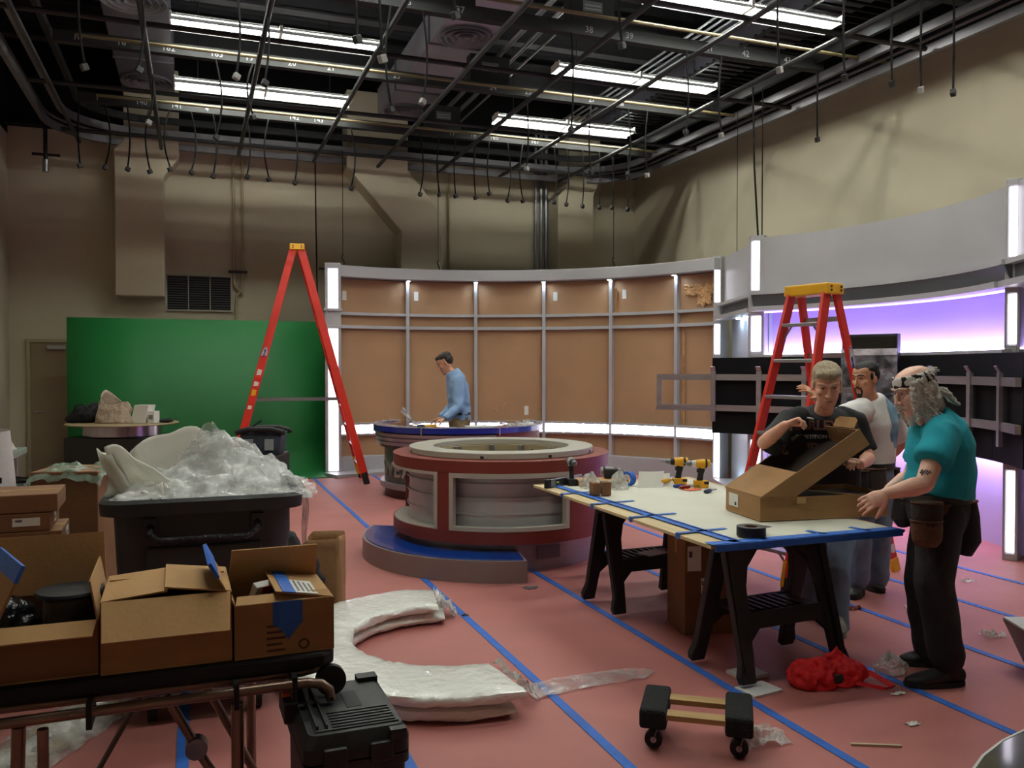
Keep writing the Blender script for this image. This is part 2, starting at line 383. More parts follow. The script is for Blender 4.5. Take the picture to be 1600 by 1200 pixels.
# black raceways with circuit numbers and pigtails
m_num = mat('faded_white_number', (150,150,150), .8, 0, .05)
m_race = mat('black_raceway', (9,9,10), .7, 0., .15, 5)
RACE = [(6.5, 5.36, ['51','52','53','54'], [2.2,3.4,4.6,5.8]),
        (8.6, 5.36, ['35','36','37','38','39','41','42','43'], [1.55,2.05,2.62,4.1,4.6,5.65,6.15,6.75]),
        (10.8, 5.36, ['18','16','162','163','19','20','21','23','24','25','27','28'], [-1.2,-.75,-.25,.28,.65,1.15,1.62,2.45,3.75,4.25,5.2,5.65]),
        (12.9, 5.3, ['1','140','141','4','142','143','17','18','165','167','11'], [-1.2,-.65,-.2,.2,1.4,1.75,3.8,4.15,4.5,5.2,5.55])]
RLAB = ['black electrical raceway with white numbers overhead at the top edge, nearest the camera','black electrical raceway over the round island desk, second from the camera','black electrical raceway with white numbers between the two left fluorescent lights','black electrical raceway with white numbers closest to back wall']
for (y, z, nums, xs), lb in zip(RACE, RLAB):
    t = thing('raceway', lb, 'raceway', (0,y,z), 0, 'numbered raceways')
    MB().box(-1.45,7.3,-.055,.055,0,.13).build('body', m_race, t)
    for n_, x_ in zip(nums, xs):
        text('number', n_, .1, m_num, t, (x_,-.058,.06), (radians(90),0,0), .001)
for (x,y,z,lb) in ((4.2,8.75,5.47,'black junction box with grey plate above the round island desk, nearest one'),(3.75,10.95,5.47,'black junction box with grey plate in the middle of the grid'),(2.55,8.75,5.47,'black junction box with grey plate beside the central ceiling duct'),(3.7,13.05,5.4,'black junction box with grey plate nearest the back wall')):
    t = thing('junction_box', lb, 'box', (x,y,z), 0, 'junction boxes on the grid')
    MB().box(-.28,.28,-.09,.09,0,.42).build('case', m_race, t, bevel=.01)
    MB().box(-.12,.12,-.094,-.09,.2,.32).build('plate', mat('grey_plate',(96,98,102),.5,.2), t)
    for q in range(2): MB().box(-.1,.1,-.0955,-.094,.225+q*.04,.24+q*.04).build('print_line', m_num, t)
# conduit bundle
for i in range(5):
    x = 3.85 + i*.11; zz = 5.9 + (i % 2)*.07
    tag(MB().tube([(x,5.5,zz),(x,14.3,zz)], .017, 6).build('ceiling_conduit', m_cond, smooth=40), 'shiny ceiling conduit right of the central duct, %s from left' % ordn[i], 'pipe', 'conduit bundle above the grid')
for i in range(4):
    x = 6.1 + i*.12
    tag(MB().tube([(x,5.0,6.05),(x,13.8,6.05)], .017, 6).build('ceiling_conduit', m_cond, smooth=40), 'shiny ceiling conduit above the right lights, %s from left' % ordn[i], 'pipe', 'right conduit bundle above the grid')
# black louvred panels beside the right wall
t = thing('slatted_ceiling_rack','black slatted rack high along the right wall','rack',(7.0,0,5.75))
sl = MB().box(-.5,.5,-.012,.012,0,.03).mesh('slat'); sl.materials.append(m_blackm)
for i in range(60): put('slat', sl, t, loc=(0,4.5+i*.15,.03))
for k in (-.48,.48): MB().box(k-.02,k+.02,4.4,13.5,0,.03).build('side_rail', m_blackm, t)
# air ducts with round diffusers
m_gduct = mat('grey_sheet_metal_duct', (96,94,104), .55, .3, .1, 2)
for (x0,x1,lb,ys) in ((-1.0,-.25,'grey sheet metal air duct in the upper left with round diffusers',(10.9,13.9)),(2.95,3.72,'grey sheet metal air duct crossing the middle of the ceiling with round diffusers',(10.6,13.95)),(6.85,7.5,'grey sheet metal air duct at upper right with a round diffuser',(9.9,13.0))):
    t = thing('air_duct', lb, 'duct', ((x0+x1)/2, 0, 6.0))
    h = (x1-x0)/2; MB().box(-h,h,3.0,14.4,0,.42).build('duct_body', mat('pale_sheet_metal_duct',(158,154,164),.5,.3,.1,2) if x0 > 0 and x0 < 5 else m_gduct, t)
    for yy in range(5,15,2): MB().box(-h-.02,h+.02,yy-.02,yy+.02,-.02,.44).build('flange', m_gduct, t)
    for yy in ys:
        p = t
        for r in (.1,.19,.28,.36): MB().lathe([(r-.05,-.01+.02),(r,-.05),(r+.012,-.05),(r-.03,.02)], 28, (0,yy,0), close=True).build('diffuser_ring', mat('diffuser_white',(112,110,114),.5,.1), t, smooth=40)
        MB().lathe([(.0,-.04),(.05,-.04),(.03,0),(0,0)], 20, (0,yy,0)).build('diffuser_core', MATS['diffuser_white'], t, smooth=40)
# drop cables with connectors: (x, y, z_bottom, sway)
m_cable = mat('black_rubber_cable', (10,10,11), .8, 0, .1, spec=.2)
m_plugw = mat('pale_plug', (130,128,124), .6, 0, .05)
def cable(x, y, ztop, zb, sway, lab, grp, plug='black', r=.011):
    t = thing('drop_cable', lab, 'cable', (x,y,zb), 0, grp)
    L = ztop - zb; P = []
    for i in range(9):
        u = i/8; P.append((sway*sin(u*pi*.9)*.5*(1-u*.3) + sway*.2*(1-u), sway*.3*sin(u*3), L*u))
    P = [(p[0]-P[0][0], p[1]-P[0][1], p[2]) for p in P]
    top = P[-1]; P = [(p[0]-top[0]*(p[2]/L), p[1]-top[1]*(p[2]/L), p[2]) for p in P]
    MB().tube(P, r, 6).build('cord', m_cable, t, smooth=50)
    MB().cbox((0,0,-.03),(.06,.05,.06),.5,0,.4*(1 if sway>0 else -1)).build('plug', m_plugw if plug=='w' else m_black, t, bevel=.006)
CABLES = [(-1.42,12.85,4.46,-0.05,0),(-1.11,12.85,4.46,0.17,0),(-0.83,12.85,4.46,0.08,0),(-0.55,12.85,4.45,-0.14,0),(-0.29,12.85,4.5,-0.2,0),(-0.01,12.85,4.48,0.17,0),(0.28,12.85,4.45,0.13,0),(0.74,12.85,4.48,0.12,0),(1.04,12.85,4.46,-0.18,0),(1.41,12.85,4.44,0.11,0),(2.23,12.85,4.42,0.19,0),(3.29,12.85,4.41,0.18,0),(3.6,12.85,4.42,-0.13,0),(3.86,12.85,4.42,-0.08,0),(4.19,12.85,4.42,-0.09,0),(4.42,12.85,4.5,-0.12,0),(4.73,12.85,4.41,0.2,0),(4.99,12.85,4.42,-0.2,0),(5.54,12.85,4.44,0.17,0),(5.76,12.85,4.42,0.17,0),(6.05,12.85,4.41,0.1,0),(6.36,12.85,4.41,0.07,0),(6.59,12.85,4.42,0.15,0),(6.89,12.85,4.41,0.14,0),(-0.9,8.55,4.43,-0.12,2),(-0.45,8.55,4.46,0.12,2),(-0.47,10.75,4.57,0.15,1),(0.27,10.75,4.47,0.18,1),(0.4,8.55,4.5,0.1,2),(0.66,8.55,4.47,0.12,2),(0.69,10.75,4.75,-0.19,1),(1.89,8.55,4.35,-0.18,2),(2.22,8.55,4.46,0.16,2),(4.23,10.75,4.42,0.09,1),(3.89,8.55,4.34,0.09,2),(5.19,10.75,4.45,-0.12,1),(5.77,10.75,4.47,0.19,1),(6.08,10.75,4.48,-0.17,1),(5.34,8.55,4.45,0.16,2),(5.82,8.55,4.46,-0.2,2),(7.21,8.55,4.54,-0.05,2),(1.36,6.45,4.08,-0.08,3),(1.94,6.45,4.49,-0.15,3),(3.4,6.45,4.45,-0.16,3),(5.01,6.45,4.44,-0.18,3),(5.75,6.45,4.46,-0.17,3),(6.32,6.45,4.47,-0.11,3),(6.68,6.45,4.45,-0.05,3),(7.1,6.45,4.47,0.07,3),(1.17,6.45,4.2,-0.05,3)]
CG = ['drop cables along the back raceway','drop cables along the middle raceway','drop cables along the near raceway','drop cables along the foremost raceway']
CL = ['drop cable with plug hanging before the back wall','drop cable with plug on the middle raceway','drop cable with plug on the raceway over the island desk','drop cable with plug on the raceway nearest the camera']
NTH = ['leftmost','second','third','fourth','fifth','sixth','seventh','eighth','ninth','tenth','eleventh','twelfth','thirteenth','fourteenth','fifteenth','sixteenth','seventeenth','eighteenth','nineteenth','twentieth','twenty-first','twenty-second','twenty-third','twenty-fourth']
CABLES.sort(key=lambda c: (c[4], c[0])); cnt = [0,0,0,0]
for i,(x,y,zb,sw,k) in enumerate(CABLES):
    nth = NTH[cnt[k]]; cnt[k] += 1
    cable(x, y, (5.3,5.36,5.36,5.36)[k], zb, sw, CL[k] + ', ' + (nth if nth == 'leftmost' else nth + ' from left'), CG[k], 'w' if (i % 3 == 0 and k) else 'black')
# long thin hangers
tag(MB().tube([(1.93,14.6,5.3),(1.94,14.6,4.2),(1.96,14.6,2.7)],.012,6).build('hanging_cable', m_cable, smooth=50),'long thin black cable hanging left of the brown curved set wall','cable')
tag(MB().tube([(6.55,8.95,5.2),(6.58,8.95,4.2),(6.64,8.95,3.36)],.012,6).build('hanging_cable', m_cable, smooth=50),'black cable dropping onto the front light column of the right set','cable')
tag(MB().tube([(6.7,8.95,5.2),(6.7,8.95,3.36)],.008,6).build('hanging_cable', m_cable, smooth=50),'thinner of two cables dropping onto the front light column of the right set','cable')
tag(MB().tube([(7.0,9.9,5.2),(7.0,9.9,3.3)],.005,6).build('hanging_cable', m_cable, smooth=50),'very thin wire dropping to the grey set panel right of the brown wall','cable')
for x,y,lb in ((2.25,13.75,'wire hanger with shackle at the left end of the brown set wall'),(3.9,14.0,'wire hanger with shackle above the second bay of the brown set wall'),(6.5,12.6,'wire hanger with shackle above the right half of the brown set wall')):
    t = thing('hang_wire', lb, 'wire', (x,y,3.33), 0, 'wire hangers of the brown set wall')
    MB().tube([(0,0,.2),(0,0,1.85)],.005,5).build('wire', m_cable, t)
    MB().tube([(0,0,.0),(.02,0,.05),(0,0,.1),(-.02,0,.15),(0,0,.2)],.012,6).build('shackle', m_blackm, t)
# ------------------------------------------------------------------ the studio set
m_set = mat('satin_grey_set_paint', (172,171,174), .38, .1, .04, 2)
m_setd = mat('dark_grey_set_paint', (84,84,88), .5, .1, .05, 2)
m_brown = mat('brown_masking_paper', (166,128,94), .75, 0, .07, 1.5, .1, 8)
m_lav = mat('pale_gloss_set_panel', (196,182,226), .35, 0, .03, 2)
m_panel = emit('lit_white_acrylic', (246,240,255), PANEL)
m_led = emit('violet_white_led', (150,120,255), LED*.35)
m_ledw = emit('cool_white_led', (214,192,255), LED)
m_puck = emit('puck_lamp', (205,232,255), PUCK)
m_blk = mat('matt_black_panel', (12,12,15), .75, 0, .15, 3, spec=.15)
m_red = mat('maroon_laminate', (118,46,36), .45, 0, .06, 2)

# green screen flat with cove
b = MB(); pr = [(13.9,2.44),(13.9,.5)] + [(13.4+.5*cos(a), .5-.5*sin(a)) for a in [pi/2*i/10 for i in range(1,11)]] + [(13.3,.004)]
b.grid(lambda u, v: (-1.73+3.74*v, *pr[min(int(round(u*(len(pr)-1))), len(pr)-1)]), len(pr)-1, 4)
t = thing('green_screen','tall plain green screen wall with curved foot','backdrop',(0,0,0))
b.build('painted_skin', mat('chroma_green_paint',(8,102,42),.6,0,.05,1.0), t, smooth=40, solid=.02)
b = MB(); b.box(-1.73,2.0,13.96,14.02,.05,2.4)
for x in (-1.6,-.4,.8,1.8): b.beam((x,14.02,2.1),(x,14.75,.05),.05,.05)
b.build('rear_frame', mat('raw_lumber',(176,140,92),.8,0,.15,6,stretch=(1,1,.2)), t)

# ---- curved brown set wall
C = (3.21, 9.61)
W = thing('curved_set_wall','curved set wall of brown paper-covered bays with lit ends and glowing low strip','set wall',(0,0,0))
edges = [103.8,88.3,72.9,57.4,42.0,26.5,16.6]
for i in range(6):
    a1, a0 = edges[i]-.35, edges[i+1]+.35
    for z0, z1, nm in ((.27,.62,'lower_panel'),(.79,2.34,'main_panel'),(2.39,2.56,'frieze_panel'),(2.6,3.14,'upper_panel')):
        MB().arcbox(C, 4.34, 4.37, a0, a1, z0, z1, 8).build(nm, m_brown, W, smooth=30)
    MB().arcbox(C, 4.24, 4.33, a0, a1, .63, .78, 8).build('light_strip', m_panel, W, smooth=30)
for a in edges[1:6]:
    A = radians(a); b = MB(); b.M = Matrix.Translation((C[0]+4.3*cos(A), C[1]+4.3*sin(A), 0)) @ Matrix.Rotation(A,4,'Z')
    b.box(-.05,.07,-.028,.028,.2,3.16); b.build('mullion', m_set, W, bevel=.004)
    b = MB(); b.M = Matrix.Translation((C[0]+4.2*cos(A), C[1]+4.2*sin(A), 3.138)); b.lathe([(.0,0),(.034,0),(.034,.012),(0,.012)], 14)
    b.build('puck_light', m_puck, W)
    b = MB(); b.M = Matrix.Translation((C[0]+4.2*cos(A), C[1]+4.2*sin(A), 3.135)); b.lathe([(.036,-.004),(.048,-.004),(.048,.02),(.036,.02)], 14, close=True)
    b.build('puck_bezel', m_white, W)
for z, h, r in ((2.34,.05,4.26),(2.555,.045,4.26),(.775,.03,4.24),(.605,.03,4.24)):
    MB().arcbox(C, r, 4.38, 16.6, 103.8, z, z+h, 36).build('rail', m_set, W, smooth=30)
MB().arcbox(C, 4.12, 4.5, 15.5, 104.5, 3.15, 3.33, 40).build('header', m_set, W, smooth=30, bevel=.006)
MB().arcbox(C, 4.2, 4.45, 16.6, 103.8, 0, .27, 36).build('skirting', m_set, W, smooth=30, bevel=.006)
MB().arcbox(C, 3.75, 4.2, 62, 108, 0, .05, 24).build('foot_plinth', m_set, W, smooth=30)
MB().arcbox(C, 4.38, 4.44, 16.6, 103.8, .05, 3.15, 36).build('backing', m_setd, W, smooth=30)
# stickers, tears and loose paper on the brown panels
def onarc(a, r, z): A = radians(a); return (C[0]+r*cos(A), C[1]+r*sin(A), z)
for a, z in ((102.3,2.87),(86.2,2.9),(55.0,2.9),(39.2,2.9),(23.0,2.9),(61.5,.98)):
    b = MB(); A = radians(a); b.M = Matrix.Translation(onarc(a,4.335,z)) @ Matrix.Rotation(A,4,'Z'); b.box(-.002,.002,-.035,.035,-.075,.075)
    b.build('label_sticker', m_paper, W)
m_tear = mat('torn_paper_edge', (196,154,108), .8, 0, .15, 9)
def crump(name, a, z, wd, ht, seed, m=m_tear):
    b = MB()
    def fn(u, v):
        A = radians(a + (u-.5)*degrees_(wd/4.3)); q = Vector((u*3,v*3,seed))
        e = 1 + .3*nz(q,1.3)
        r = 4.33 - .05*abs(turb(q,1.6,3)) - .012
        return (C[0]+r*cos(A), C[1]+r*sin(A), z + (v-.5)*ht*e + .06*nz((u*4,0,seed),1))
    b.grid(fn, 14, 10); return b.build(name, m, W, solid=.002)
def degrees_(x): return x*180/pi
crump('torn_paper', 22.8, 2.9, .3, .16, 1.2); crump('torn_paper', 20.0, 2.8, .26, .3, 4.7); crump('torn_paper', 18.0, 2.92, .2, .16, 7.7)
for a in (25.0, 41.0):
    crump('torn_strip', a, 1.6 if a < 30 else 2.8, .04, 1.45 if a < 30 else .4, a)
for i,(a,z,l) in enumerate(((68,.95,.3),(66,1.05,.28),(31.5,1.05,.3),(37,.86,.12),(29,.86,.2),(92,.88,.25))):
    P = [onarc(a + j*l*2.6, 4.333 - .006, z + .1*sin(j*2.2+i)*l*2) for j in [k/7 for k in range(8)]]
    MB().tube(P, .006, 5).build('peeled_edge', m_tear, W)
# lit end pillars
def pillar(parent, x, y, rz, wd, segs, lw, h=3.36, dp=.3, nm='pillar'):
    M_ = Matrix.Translation((x,y,0)) @ Matrix.Rotation(rz,4,'Z')
    b = MB(); b.M = M_
    b.box(-wd/2,wd/2,0,dp,0,h); b.box(-wd/2,-lw/2-.008,-.02,0,0,h); b.box(lw/2+.008,wd/2,-.02,0,0,h)
    zz = [0] + [q for s_ in segs for q in s_] + [h]
    for k in range(0, len(zz), 2): b.box(-lw/2-.008, lw/2+.008, -.02, 0, zz[k], zz[k+1])
    b.build(nm, m_set, parent, bevel=.004)
    for z0, z1 in segs:
        b = MB(); b.M = M_; b.box(-lw/2, lw/2, -.012, 0, z0+.01, z1-.01); b.build('light_panel', m_panel, parent)
pillar(W, 2.07, 13.62, radians(-8), .25, [(.06,2.33),(2.63,3.28)], .15)
for z in (2.33,2.6):
    b = MB(); b.M = Matrix.Translation((2.07,13.62,z)) @ Matrix.Rotation(radians(-8),4,'Z'); b.box(-.145,.145,-.05,.3,0,.04); b.build('pillar_ledge', m_set, W, bevel=.004)
MB().tube([(1.86,13.7,3.28),(1.96,13.7,3.28)],.025,8).build('clamp_stub', m_blackm, W)

# ---- right-hand curved set: fascia, glowing recesses, black monitor wall
C2 = (3.675, 7.096)
S = thing('right_set_wall','curved grey set wall with violet glowing recesses and lit columns on the right','set wall',(0,0,0))
def arc2(nm, prof, a0, a1, m, n=36): return MB().lathe(prof, n, (C2[0],C2[1],0), radians(a0), radians(a1), close=True).build(nm, m, S, smooth=30)
def rect(r0,r1,z0,z1): return [(r0,z0),(r1,z0),(r1,z1),(r0,z1)]
A0, A1 = -27, 31.7
arc2('upper_fascia', rect(3.486,3.56,2.655,3.33), A0, A1, m_set)
arc2('crown_ledge', rect(3.37,3.6,2.61,2.655), A0-1, A1+1, m_set)
arc2('shadow_band', [(3.385,2.61),(3.46,2.46),(3.62,2.46),(3.62,2.61)], A0-1, A1+1, m_setd)  # dark grey colour stands in for the shade in the recess
arc2('light_ledge', rect(3.31,3.6,2.405,2.46), A0-1, A1+1, m_set)
arc2('upper_recess_panel', rect(3.72,3.75,1.8,2.43), A0, A1, m_lav)
arc2('recess_top', rect(3.6,3.75,2.42,2.46), A0, A1, m_set)
arc2('led_strip', rect(3.50,3.53,2.39,2.404), A0+1, A1-1, m_led)
arc2('led_strip', rect(3.60,3.66,1.868,1.885), A0+.5, A1-.5, m_ledw)
arc2('recess_sill', rect(3.38,3.75,1.835,1.865), A0-1, A1+1, m_set)
arc2('lower_recess_panel', rect(3.72,3.75,0,.9), A0, A1, m_lav)
arc2('led_strip', rect(3.54,3.62,.872,.885), A0+1, A1-1, m_ledw)
arc2('recess_lintel', rect(3.42,3.75,.888,.91), A0-1, A1+1, m_set)
# wing between the two set walls, and the one past the right column
def wing(p, q, z0, z1, nm='wing_panel', m=m_set, th=.05, off=0.):
    p, q = Vector((*p,0)), Vector((*q,0)); d = (q-p).normalized(); n_ = Vector((-d.y,d.x,0))
    a, c = p + n_*off, q + n_*off
    b = MB(); b.prism([(a.x,a.y),(c.x,c.y),(c.x+n_.x*th,c.y+n_.y*th),(a.x+n_.x*th,a.y+n_.y*th)], z0, z1); return b.build(nm, m, S)
wl, wr = (7.36,10.72), (6.72,9.02)
wing(wr, wl, 2.655, 3.33, th=-.06)
wing(wr, wl, 0, 2.46, m=mat('blue_grey_wing_panel',(170,180,190),.35,.1,.03), off=-.12, th=-.05)
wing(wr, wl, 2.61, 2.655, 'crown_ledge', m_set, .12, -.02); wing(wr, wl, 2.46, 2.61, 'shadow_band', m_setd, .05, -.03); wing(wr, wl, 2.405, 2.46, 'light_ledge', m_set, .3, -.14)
wing(wr, wl, 0, .06, 'floor_ledge', m_set, .3, -.14)
er, el = (6.25,4.5), (6.76,5.45)
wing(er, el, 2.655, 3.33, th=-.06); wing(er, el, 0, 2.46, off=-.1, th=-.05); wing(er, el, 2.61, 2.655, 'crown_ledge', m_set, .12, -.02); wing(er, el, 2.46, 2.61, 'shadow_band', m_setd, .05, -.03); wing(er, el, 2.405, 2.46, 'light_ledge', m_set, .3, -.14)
for f in (.3,.5,.7):
    p = Vector((*wr,0)).lerp(Vector((*wl,0)), f); n_ = Vector((-(wl[1]-wr[1]), wl[0]-wr[0], 0)).normalized()
    for z, dr in ((2.402,-1),(.062,1)):
        q = p + n_*(-.07); b = MB(); b.M = Matrix.Translation((q.x,q.y,z)); b.lathe([(0,0),(.033,0),(.033,.01*dr),(0,.01*dr)], 12); b.build('puck_light', m_puck, S)
segs = [(.06,.8),(1.9,2.36),(2.67,3.3)]
pillar(S, 6.63, 8.96, radians(-20.5-32), .2, segs, .115, nm='light_column')
pillar(S, 6.75, 5.48, radians(-20.5-42), .12, segs, .06, nm='light_column')
pillar(S, 7.30, 10.80, radians(-20.5-36), .12, segs, .08, nm='light_column')
# black backing wall for monitors
K = thing('monitor_backing','long matt black monitor backing strip carrying aluminium rails','panel',(0,0,0))
def arck(nm, prof, a0, a1, m, n=40): return MB().lathe(prof, n, (C2[0],C2[1],0), radians(a0), radians(a1), close=True).build(nm, m, K, smooth=30)
# pieces of the backing, butted with fine joints
cuts = [41.0, 27.0, 10.0, -8.0, -26.0, -38.0]
for i in range(5): arck('backing_board', rect(3.36,3.40,.87,1.83), cuts[i+1]+.03, cuts[i]-.03, m_blk, 12)
m_rail = mat('mill_finish_aluminium', (172,166,170), .38, .85, .1, 3, stretch=(1,1,6))
for z in (1.545,1.155): arck('rail', rect(3.30,3.345,z,z+.075), -38, 52.6, m_rail, 60)
b = MB(); A = radians(52.6); b.M = Matrix.Translation((C2[0]+3.325*cos(A),C2[1]+3.325*sin(A),0)) @ Matrix.Rotation(A,4,'Z'); b.box(-.03,.03,-.03,.03,1.155,1.62); b.build('end_channel', m_rail, K)
for a in (40.5,30.3,20.1,9.9,-.3,-10.5,-20.7,-30.9):
    A = radians(a); b = MB(); b.M = Matrix.Translation((C2[0]+3.29*cos(A),C2[1]+3.29*sin(A),0)) @ Matrix.Rotation(A,4,'Z')
    b.box(-.004,.03,-.03,.03,1.02,1.66); b.add([(.004,-.03,1.66),(.004,.03,1.66),(-.03,.03,1.715),(-.03,-.03,1.715),(.012,-.03,1.66),(.012,.03,1.66),(-.022,.03,1.72),(-.022,-.03,1.72)],[(0,1,2,3),(7,6,5,4),(0,4,5,1),(1,5,6,2),(2,6,7,3),(3,7,4,0)])
    b.build('rail_bracket', m_rail, K)
# vertical display wrapped in film
A = radians(1.5)
t = thing('vertical_display','tall narrow black display half wrapped in clear film on the rails','display',(C2[0]+3.1*cos(A),C2[1]+3.1*sin(A),.87), A+radians(90)+radians(25))
MB().box(-.29,.29,-.05,.05,0,1.19).build('casing', m_black, t, bevel=.008)
MB().box(-.27,.27,.05,.054,.03,1.16).build('screen', mat('black_glass',(10,10,12),.1,0,.05), t)
b = MB(); b.grid(lambda u,v: (-.295+.59*u, .062+.012*nz((u*6,v*9,2),1), -.03+1.06*v), 14, 24); b.build('protective_film', film('display_film',(190,190,200),.25,.12,.5), t)
MB().cbox((0,.066,1.0),(.585,.004,.07)).build('film_hem', film('film_hem',(225,225,230),.6,.1,.6), t)
MB().box(-.2,.2,-.13,-.05,.35,.85).build('wall_mount', m_blackm, t)

# ------------------------------------------------------------------ round island desk
m_ring = mat('pale_grey_laminate', (176,172,160), .45, 0, .05, 2)
m_silver = mat('brushed_silver_laminate', (150,146,150), .3, .55, .06, 1.5, stretch=(1,1,14))
m_drum = mat('grey_gloss_drum', (196,198,200), .3, .3, .05, 2)
D1 = thing('island_desk','round maroon island desk with pale ring top and curved windows','desk',(2.69,7.49,0),CR)
def arcd(nm, prof, a0, a1, m, parent=D1, n=48, bv=0.): return MB().lathe(prof, n, (0,0,0), radians(a0), radians(a1), close=True).build(nm, m, parent, smooth=30, bevel=bv)
arcd('upper_band', rect(.80,1.0,.83,.93), 0, 360, m_red, n=72)
arcd('lower_band', rect(.70,1.0,.245,.35), 0, 360, m_red, n=72)
arcd('sill', rect(.68,.985,.345,.352), 0, 360, m_ring, n=72)
arcd('post', rect(.9,.995,.35,.83), -121.5, -114.8, m_red, n=6)
arcd('side_shell', rect(.9,.995,.35,.83), -54, 160, m_red, n=60)
for nm, a0, a1 in (('window_frame',-114.8,-54),):
    arcd(nm, rect(.95,1.004,.79,.83), a0, a1, m_ring); arcd(nm, rect(.95,1.004,.352,.385), a0, a1, m_ring); arcd(nm, rect(.95,1.004,.385,.79), a0, a0+2.2, m_ring, n=4); arcd(nm, rect(.95,1.004,.385,.79), a1-2.2, a1, m_ring, n=4)
arcd('window_frame', rect(.95,1.004,.352,.83), -123.5, -121.5, m_ring, n=4); arcd('window_frame', rect(.95,1.004,.805,.83), -200, -123.5, m_ring)
MB().lathe([(.85,.35),(.86,.5),(.85,.66),(.86,.83)], 60).build('inner_drum', m_drum, D1, smooth=50)
for z in (.47,.6,.72): arcd('drum_rib', rect(.82,.872,z,z+.012), -200, -54, m_drum)
arcd('ring_top', rect(.63,.855,.93,.985), 0, 360, m_ring, n=72, bv=.006)
arcd('well_wall', rect(.60,.63,.87,.93), 0, 360, mat('ivory_well',(176,158,120),.6,0,.05), n=60)
MB().lathe([(.61,.87),(.61,.6),(0,.6)], 48).build('well_floor', m_black, D1)
for a in (70, 100, 140, 30):
    b = MB(); A = radians(a); b.M = Matrix.Rotation(A,4,'Z'); b.box(.53,.6,-.02,.02,.72,.93); b.build('well_bracket', m_steel, D1)
MB().tube([(.2,.1,.63),(.25,.2,.8),(.3,.3,.9),(.33,.42,.86)],.012,6).build('well_cable', m_cable, D1)
MB().lathe([(.88,0),(.88,.247)], 72).build('base', m_silver, D1, smooth=40)
b = MB(); A = radians(-62); b.M = Matrix.Rotation(A,4,'Z'); b.box(.879,.886,-.11,.11,.09,.2); b.build('base_vent', mat('grey_vent_plate',(120,112,118),.5,.3), D1)
for a in (-100,-60,-20,200): 
    b = MB(); A = radians(a); b.M = Matrix.Rotation(A,4,'Z'); b.cbox((.852,0,.95),(.012,.03,.02)); b.build('ring_clip', m_black, D1)
ST = thing('curved_step','low curved grey step with glossy blue tread around the island desk','step',(2.69,7.49,0),CR)
arcd('riser', rect(.89,1.28,0,.175), -192, -80, mat('grey_step_laminate',(140,128,124),.4,.2,.05,2), ST)
arcd('tread', rect(.9,1.255,.176,.184), -191, -81, mat('glossy_blue_tread',(18,62,150),.16,0,.04,2,coat=.5), ST, bv=.002)

# ------------------------------------------------------------------ rear weather desk
D2 = thing('weather_desk','rear curved desk with blue edged top, silver louvres and raised lettering','desk',(3.41,11.22,0),CR)
m_blue = mat('blue_edge_laminate', (22,40,140), .25, 0, .05, 2, coat=.4)
m_dtop = mat('dark_glass_top', (40,36,40), .12, 0, .1, 2, coat=.5)
arcd('counter', rect(.68,1.13,.90,.935), -215, 35, m_dtop, D2)
arcd('blue_edge', rect(1.13,1.155,.875,.945), -215, 35, m_blue, D2)
arcd('edge_film', rect(1.02,1.165,.946,.958), -212, 30, film('edge_film',(210,210,225),.3,.08,.9), D2)
for i, z in enumerate((.70,.755,.81)):
    arcd('louvre', [(1.06,z),(1.115+.008*i,z),(1.125+.008*i,z+.045),(1.06,z+.045)], -210, -62, m_silver, D2)
arcd('red_panel', rect(1.05,1.11,.68,.87), -61, 32, m_red, D2)
arcd('louvre_backing', rect(.95,1.07,.66,.88), -212, 34, m_setd, D2)
arcd('drum', rect(.9,1.01,.14,.68), -212, 34, mat('green_grey_drum',(96,108,104),.3,.4,.05,2), D2)
arcd('bullnose', rect(.9,1.07,.12,.2), -212, 34, m_silver, D2, bv=.01)
arcd('toe_base', rect(.85,1.0,0,.12), -212, 34, mat('dark_maroon_toe',(70,22,20),.5), D2)
m_let = mat('brushed_metal_letter', (176,172,166), .3, .7, .05)
for ch, a in zip('WEATHER', (-149,-136.5,-125.5,-114.5,-103.5,-92.5,-81.5)):
    A = radians(a); text('letter', ch, .27, m_let, D2, (1.03*cos(A),1.03*sin(A),.37), (radians(90),0,A+radians(90)), .014, bold=.006)
for a in (-200,-165,-110,-60,0):
    b = MB(); b.M = Matrix.Rotation(radians(a),4,'Z'); b.cbox((1.145,0,.9),(.04,.02,.09)); b.build('edge_clip', m_steel, D2)
# things lying on the weather desk
def on2(a, r, z=.96): A = radians(a); p = Matrix.Rotation(CR,4,'Z') @ Vector((r*cos(A), r*sin(A), 0)); return (3.41+p.x, 11.22+p.y, z)
t = thing('yellow_multimeter','small black and yellow device by the blue-shirted man\'s hands','device',on2(-112,.86,.936),.3)
MB().box(-.09,.09,-.04,.04,0,.035).build('body', m_yellow, t, bevel=.008); MB().box(-.17,-.09,-.035,.035,0,.04).build('head', m_black, t, bevel=.008)
t = thing('paper_pad','flat white pad lying on the weather desk right of the man','pad',on2(-68,.85,.936),.2)
MB().box(-.16,.16,-.11,.11,0,.02).build('sheets', m_paper, t, bevel=.003); MB().box(-.16,.16,.09,.112,0,.024).build('binding', m_white, t)
t = thing('crumpled_film','bunch of clear film on the right end of the weather desk','plastic',on2(-25,.95,.936))
b = MB(); b.grid(lambda u,v: ((u-.5)*.5,(v-.5)*.25,.01+.1*abs(turb((u*4,v*4,3),1.2))*sin(u*pi)*sin(v*pi)), 24, 14); b.build('sheet', m_film, t)
t = thing('leaning_sheet','thin clear sheet leaning up at the left of the weather desk','plastic',on2(-140,.9,.936))
b = MB(); b.grid(lambda u,v: (.2*u-.03*v, .02*nz((u,v,1),2), .01+.25*(1-u)*(1-.3*v)), 8, 6); b.build('sheet', film('clear_sheet',(220,220,225),.4,.1,.3), t, solid=.002)

